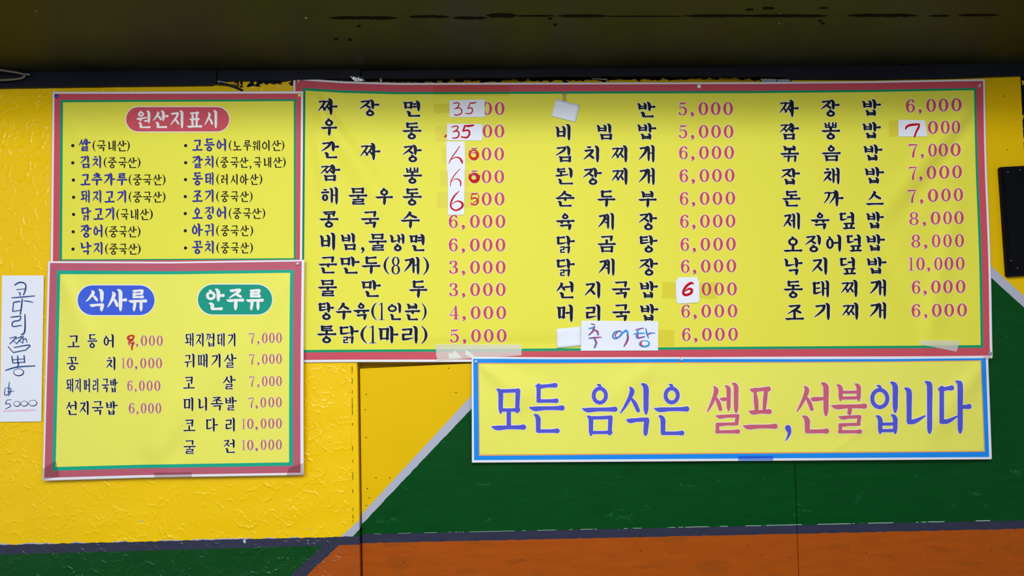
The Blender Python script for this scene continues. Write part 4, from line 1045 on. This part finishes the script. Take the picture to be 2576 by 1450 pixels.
# over-written digits: marker directly on the banner
def blot(C, strokes, hf, m, parent): write(C, strokes, hf, m, parent, 'marker_scribble', lift=.0016)
blot(C1, [[13, 'o', 1648, 797, 38, 42], [6, (1610, 760), (1605, 800), (1620, 835), (1665, 845), (1692, 815)]], h_main, INK_RED2, main)
blot(C1, [[16, 'o', 1652, 1018, 38, 38], [7, (1610, 985), (1605, 1025), (1640, 1062), (1690, 1045), (1705, 1000)]], h_main, INK_RED, main)
blot(C1, [[6, (1628, 1180), (1680, 1175)], [5, (1628, 1180), (1622, 1225)], [6, (1622, 1225), (1668, 1215), (1692, 1245), (1672, 1275), (1625, 1275)], [4, (1690, 1180), (1692, 1225), (1640, 1262)]], h_main, INK_RED2, main)
blot(C1, [[5, (1388, 605), (1366, 622)], [7, (1386, 618), (1372, 628)]], h_main, INK_RED, main)
blot((100, 680, 3.788), [[7, (835, 640), (860, 625), (895, 628), (885, 655), (845, 665), (835, 640)], [7, (880, 660), (860, 690), (900, 700)], [8, (885, 700), (878, 735), (878, 758)]], h_side, INK_RED2, side)

CLEAR = clear_mat('clear_tape', (.95, .92, .80, 1), .0, .006, .25)
CLEAR2 = clear_mat('shiny_tape', (.92, .9, .85, 1), .12, .22, .12)
MASK = clear_mat('matt_tape', (.95, .93, .82, 1), .50, .03, .5)
def tape(poly, hf, label, m=CLEAR, lift=.0015, en=.6, seed=1): return slip('tape_strip', poly, hf, lift, label, 'tape', m, en and None, 0, .00005, en, seed)
tape(cv(C1, [(1262, 312), (1420, 306), (1420, 398), (1264, 405)]), h_main, 'clear tape end left of the thin red 35 slip', seed=2)
tape(cv(C1, [(1278, 524), (1400, 520), (1400, 672), (1280, 676)]), h_main, 'clear tape end left of the bold red 35 slip', seed=3)
tape(cv(C1, [(1338, 725), (1625, 722), (1622, 882), (1340, 885)]), h_main, 'clear tape across the slip in the third dish row', seed=4)
tape(cv(C1, [(1324, 950), (1610, 945), (1608, 1104), (1326, 1102)]), h_main, 'clear tape across the slip in the fourth dish row', lift=.0016, seed=5)
tape(cv(C1, [(1290, 1162), (1640, 1152), (1638, 1308), (1292, 1312)]), h_main, 'clear tape across the slip in the fifth dish row', seed=6)
tape(cv(C4, [(1210, 668), (1725, 672), (1722, 826), (1208, 822)]), h_main, 'yellowed clear tape across the small bold red 6 slip', seed=7)
tape(cv(C5, [(1282, 472), (1400, 470), (1400, 622), (1284, 625)]), h_main, 'clear tape end left of the red 7 slip', seed=8)
tape(cv(C4, [(1150, 1115), (1326, 1117), (1324, 1275), (1150, 1272)]), h_main, 'clear tape end right of the blue and red handwritten slip', seed=9)
tape(cv(C3, [(282, 192), (322, 190), (327, 286), (288, 288)]), h_main, 'short shiny upright tape above the tilted blank slip', CLEAR2, .0035, seed=10)
tape(cv(C1, [(1263, 130), (1995, 128), (1990, 232), (1262, 230)]), h_main, 'long clear tape across the top border above the first prices', seed=11)
tape([(1094, 867), (1312, 866.5), (1312, 895), (1100, 908)], h_main, 'wide whitish tape on the bottom border beside the notice banner corner', MASK, .0030, 1.2, 12)
tape([(2312, 856.5), (2414.5, 857.5), (2406, 885.5), (2315, 867)], h_main, 'torn whitish tape at the lower right of the menu banner', MASK, .0025, .8, 13)
tape([(1857, 1148), (1945, 1148), (1945, 1160), (1857, 1160)], h_note, 'blue tape patch on the lower border of the notice banner', clear_mat('blue_tape', (.45, .62, .92, 1), .0, .04), .001, .3, 14)
tape([(388, 1190), (482, 1189), (482, 1201), (388, 1202)], h_side, 'brownish clear tape patch at the bottom middle of the lower left sign', clear_mat('aged_tape', (.80, .74, .74, 1), 0, .04), .001, .3, 15)
tape([(726, 1178), (763, 1165), (764, 1197), (720, 1198)], h_side, 'clear tape over the lower right corner of the lower left sign', clear_mat('aged_tape', (.8, .7, .7, 1), 0, .04), .001, .5, 16)
tape([(108, 1180), (140, 1160), (150, 1200), (108, 1209)], h_side, 'clear tape over the lower left corner of the lower left sign', clear_mat('aged_tape', (.8, .7, .7, 1), 0, .04), .001, .5, 17)
# torn white paper scraps under the whitish tape
for i, (pl, lb) in enumerate([([(1367, 1325), (1400, 1340), (1425, 1308), (1500, 1378), (1372, 1388)], 'jagged white paper scrap under the whitish tape, the wider one'),
             ([(1528, 1300), (1560, 1320), (1612, 1358), (1585, 1380), (1524, 1350)], 'small white paper scrap under the whitish tape near the blue corner')]):
    p = cv(C2, pl); v = W([a for a, b in p], [b for a, b in p], h_main(np.array([a for a, b in p]), np.array([b for a, b in p]))+.0024)
    o = link('paper_scrap', mesh('paper_scrap', v, [list(range(len(p)))[::-1]]), PAPER); solidify(o, .0002); tag(o, lb, 'paper scrap')

# handwritten paper at the far left
h_pap = lambda x, y: .0275+.0006*np.sin(np.asarray(y)*.02)
s, hh = slip('handwritten_notice', [(5, 693.5), (110.5, 693.5), (104, 1061), (0, 1062)], h_pap, 0, 'tall white paper with dark blue vertical handwriting at the far left', 'notice')
K = [[5.5, (135, 140), (175, 116), (215, 116), (240, 140), (236, 185), (218, 232)], [4, (150, 182), (232, 174)], [4.5, (172, 208), (190, 218), (182, 236)], [4.5, (108, 258), (210, 250), (325, 240)],
     [5, (125, 302), (160, 294), (190, 292)], [5.5, (125, 302), (118, 386)], [4.5, (118, 386), (185, 374)], [6, (207, 268), (200, 340), (188, 415)], [4, (220, 286), (262, 290), (306, 300)],
     [4.5, (98, 440), (145, 434), (192, 432), (180, 468), (122, 482), (118, 525), (200, 516)], [6, (232, 414), (234, 520), (226, 585), (198, 602)],
     [4, (90, 636), (152, 624), (120, 660), (90, 690)], [4, (122, 656), (152, 684)], [4, (152, 640), (206, 620), (178, 660), (150, 690)], [4, (176, 656), (208, 682)], [4.5, (216, 612), (212, 680)], [4, (216, 652), (240, 640), (252, 676)],
     [5, (75, 715), (122, 770)], [5, (122, 770), (240, 746)], [4.5, (240, 746), (276, 700), (130, 722)],
     [6.5, (110, 805), (120, 868)], [6.5, (165, 802), (166, 872)], [6.5, (224, 798), (230, 862)], [4, (115, 838), (228, 828)], [4.5, (120, 868), (230, 858)], [5.5, (175, 868), (160, 912)],
     [5, (50, 936), (160, 906), (326, 894)], [4.5, 'o', 173, 955, 47, 32],
     [3.2, (86, 1045), (80, 1110), (80, 1176)], [3, (46, 1102), (42, 1166), (76, 1158), (102, 1110), (56, 1100)], [3, (68, 1136), (132, 1134)], [3, (102, 1110), (94, 1166)],
     [3.4, (66, 1214), (50, 1250), (86, 1250), (96, 1274), (50, 1298)], [3, (66, 1214), (104, 1212)], [3.2, 'o', 157, 1250, 30, 24], [3.2, 'o', 226, 1248, 32, 24], [3.2, 'o', 306, 1243, 38, 27]]
write(CG, K, hh, INK_NAVY, s, lift=.0008)
write(CG, sh_(K[:30], 5, 7), hh, INK_PALE, s, lift=.0004)
write(CG, [[2.2]+[(28+i*16, 1318+(8 if i % 2 else -7)-i*.5) for i in range(20)]], hh, INK_ROSE, s, lift=.0006)

# ------------------------------------------------------------------ push pins
PLAST = bpy.data.materials.new('clear_plastic'); PLAST.use_nodes = True
b_ = PLAST.node_tree.nodes['Principled BSDF']; b_.inputs['Base Color'].default_value = (.9, .92, .95, 1); b_.inputs['Roughness'].default_value = .12; b_.inputs['Transmission Weight'].default_value = .65; b_.inputs['IOR'].default_value = 1.45
STEEL = mat('pin_steel', (.55, .55, .58, 1), .3, .5, metal=1.0)
def pin(px, py, hf, m, label, style='push', tilt=(0, 0)):
    d = float(hf(np.array([px]), np.array([py]))[0]); base = W1(px, py, d)
    r = empty('push_pin', base, label, 'push pin')
    r.rotation_euler = (tilt[0], 0, tilt[1])
    def part(nm, prof, mm):
        v, f = lathe(prof, 20); me = mesh(nm, v, f); me.materials.append(mm)
        me.polygons.foreach_set('use_smooth', [True]*len(me.polygons))
        o = bpy.data.objects.new(nm, me); COL.objects.link(o); o.parent = r; return o
    part('needle', [(.0005, -.004), (.0005, .0015)], STEEL)
    if style == 'push':
        part('pin_flange', [(.0040, .001), (.0048, .0016), (.0042, .0024), (.0024, .0030)], m)
        part('pin_grip', [(.0024, .0028), (.0020, .0050), (.0024, .0085), (.0036, .0100), (.0038, .0110), (.0030, .0116), (.0008, .0117)], m)
    else:
        part('pin_head', [(.0062, .0006), (.0066, .0012), (.0062, .0022), (.0046, .0032), (.0024, .0038), (.0006, .0040)], m)
WP = mat('white_plastic', srgb(245, 246, 250), .25, .5); BP = mat('blue_plastic', srgb(40, 50, 190), .3, .5); YP = mat('yellow_plastic', srgb(240, 214, 70), .3, .5)
GP = mat('grey_plastic', srgb(150, 140, 160), .3, .5)
pin(752, 204.5, h_main, PLAST, 'clear push pin in the top left corner of the wide menu banner', tilt=(.2, .2))
pin(1758.5, 217.5, h_main, WP, 'round white pin on the top border of the wide menu banner', 'tack')
pin(2463, 217, h_main, PLAST, 'clear push pin in the top right corner of the wide menu banner', tilt=(-.1, -.3))
pin(2490, 890, h_main, GP, 'greyish pin in the lower right corner of the wide menu banner', 'tack')
pin(1197.5, 910, h_note, PLAST, 'clear push pin in the top left corner of the blue bordered banner')
pin(1710.5, 903, h_note, PLAST, 'clear push pin at the top middle of the blue bordered banner', tilt=(.25, .3))
pin(2477, 899.5, h_note, PLAST, 'left one of two clear push pins at the blue banner right corner', tilt=(0, -.3))
pin(2486, 900, h_note, PLAST, 'right one of two clear push pins at the blue banner right corner', tilt=(0, .3))
pin(142.5, 242.5, h_orig, BP, 'blue pin in the top left corner of the upper left sign', 'tack')
pin(754, 239.5, h_orig, YP, 'yellow pin in the top right corner of the upper left sign', 'tack')
pin(750, 664.5, h_side, PLAST, 'clear push pin in the top right corner of the lower left sign')

# ------------------------------------------------------------------ black board at the right edge
M_BB = mat('black_board', srgb(10, 11, 17), .6, .1, .2, 90)
pb = [(2518, 420), (2720, 410), (2745, 684), (2537, 697)]
bd = empty('black_board', W1(2600, 697, .0), 'black rectangular board screwed to the yellow wall at the right edge', 'board')
slab('board_body', pb, .020, .0195, M_BB, bd, .003)
slab('board_face', [(2524, 426), (2713, 417), (2738, 678), (2544, 689)], .0225, .003, mat('black_board_face', srgb(7, 8, 13), .6, .08, .15, 60), bd, .001)
M_SCR = mat('screw_grey', srgb(110, 112, 118), .4, .5, metal=.6)
for px, py in [(2535.5, 433), (2565.5, 427.5), (2560, 675), (2543, 656)]:
    v, f = lathe([(.0022, -.0005), (.0022, .0006), (.0014, .0011)], 12); v = [tuple(np.array(q)+W1(px, py, .0225)) for q in v]
    link('screw', mesh('screw', v, f), M_SCR, bd)

# ------------------------------------------------------------------ cable loop at the top left, foil scraps, hanging strip
M_CAB = mat('cream_cable', srgb(120, 112, 96), .45, .5)
P3 = lambda px, py, d: tuple(W1(px, py, d))
cb = empty('cable_loop', W1(66, 187, .05), 'cream cable bent into a loop at the top left under the dark ceiling', 'cable')
tube('cable', [P3(-160, 168, .10), P3(-60, 168, .09), P3(0, 176, .075), P3(35, 181, .065), P3(58, 186, .056), P3(64, 191, .052), P3(55, 197, .052), P3(30, 200.5, .055), P3(0, 201.5, .06), P3(-160, 203, .07)], .0034, M_CAB, cb)
tube('cable_clip', [P3(58, 187, .050), P3(66, 186, .050), P3(75, 188.5, .046)], .003, mat('clip_grey', srgb(130, 142, 150), .4, .5), cb)
# foil-like clear wrap pushed between banner and trim
FOIL = mat('crinkled_film', srgb(170, 172, 178), .18, .8, .9, 120, metal=.7)
rf = random.Random(3)
def film(poly, label, name='film_scrap', m=FOIL, d=.031):
    p = [(x+rf.uniform(-.6, .6), y+rf.uniform(-.6, .6)) for x, y in poly]
    dd = [d+rf.uniform(-.002, .002) for _ in p]; v = list(W([a for a, b in p], [b for a, b in p], np.array(dd)))
    c = np.mean(v, axis=0)+np.array([0, -.003, 0]); v.append(c); n = len(p)
    o = link(name, mesh(name, v, [(i, n, (i+1) % n) for i in range(n)]), m); solidify(o, .0002); tag(o, label, 'film scrap')
film([(880, 192), (888, 190), (896, 196), (902, 191), (914, 197), (918, 203), (893, 205)], 'crinkled silver film scrap above the menu banner near its left end')
film([(955, 197), (961, 195.5), (963, 207), (957, 207)], 'tiny silver film scrap above the menu banner, right of the larger one')
film([(1486, 196), (1500, 197), (1528, 198.5), (1527, 201.5), (1510, 200), (1492, 198.5)], 'thin silver film scrap above the middle of the menu banner', d=.0165)
film([(545, 203), (556, 203), (568, 206), (566, 209), (550, 207)], 'silver film scrap where the left trim ends above the upper left sign', d=.036)
film([(578, 208), (592, 212), (602, 219), (596, 218)], 'pale film sliver beside the hanging dark strip end', d=.036)
tb = tube('hanging_strip', [P3(543, 211, .034), P3(565, 211, .034), P3(590, 218, .031), P3(610, 228, .028)], .0035, M_DARK)
tag(tb, 'thin dark strip drooping from the trim end above the upper left sign', 'strip')
# bare wall chip patches seen above the banner
slab('bare_patch', [(1913, 199), (1953, 199.5), (1988, 200), (1986, 208), (1920, 208)], .0006, .0006, mat('bare_grey', srgb(150, 158, 176), .6, .3), wall)
slab('bare_patch', [(1953.4, 198), (1955.4, 198), (1955.4, 206), (1953.8, 206)], .0012, .0006, M_GAP, wall)
for px, py, s_ in [(615, 1363, 4.2), (354, 1311, 2.5), (779, 1331, 1.8), (775, 1361, 1.4)]:
    c = [(px+s_*math.cos(a)*(1+.3*math.sin(2*a+px)), py+s_*1.1*math.sin(a)) for a in np.linspace(0, 2*PI, 8)[:-1]]
    slab('paint_chip', c, DS+.0022, .0015, mat('chip_grey', srgb(190, 192, 205), .6, .3), wall)
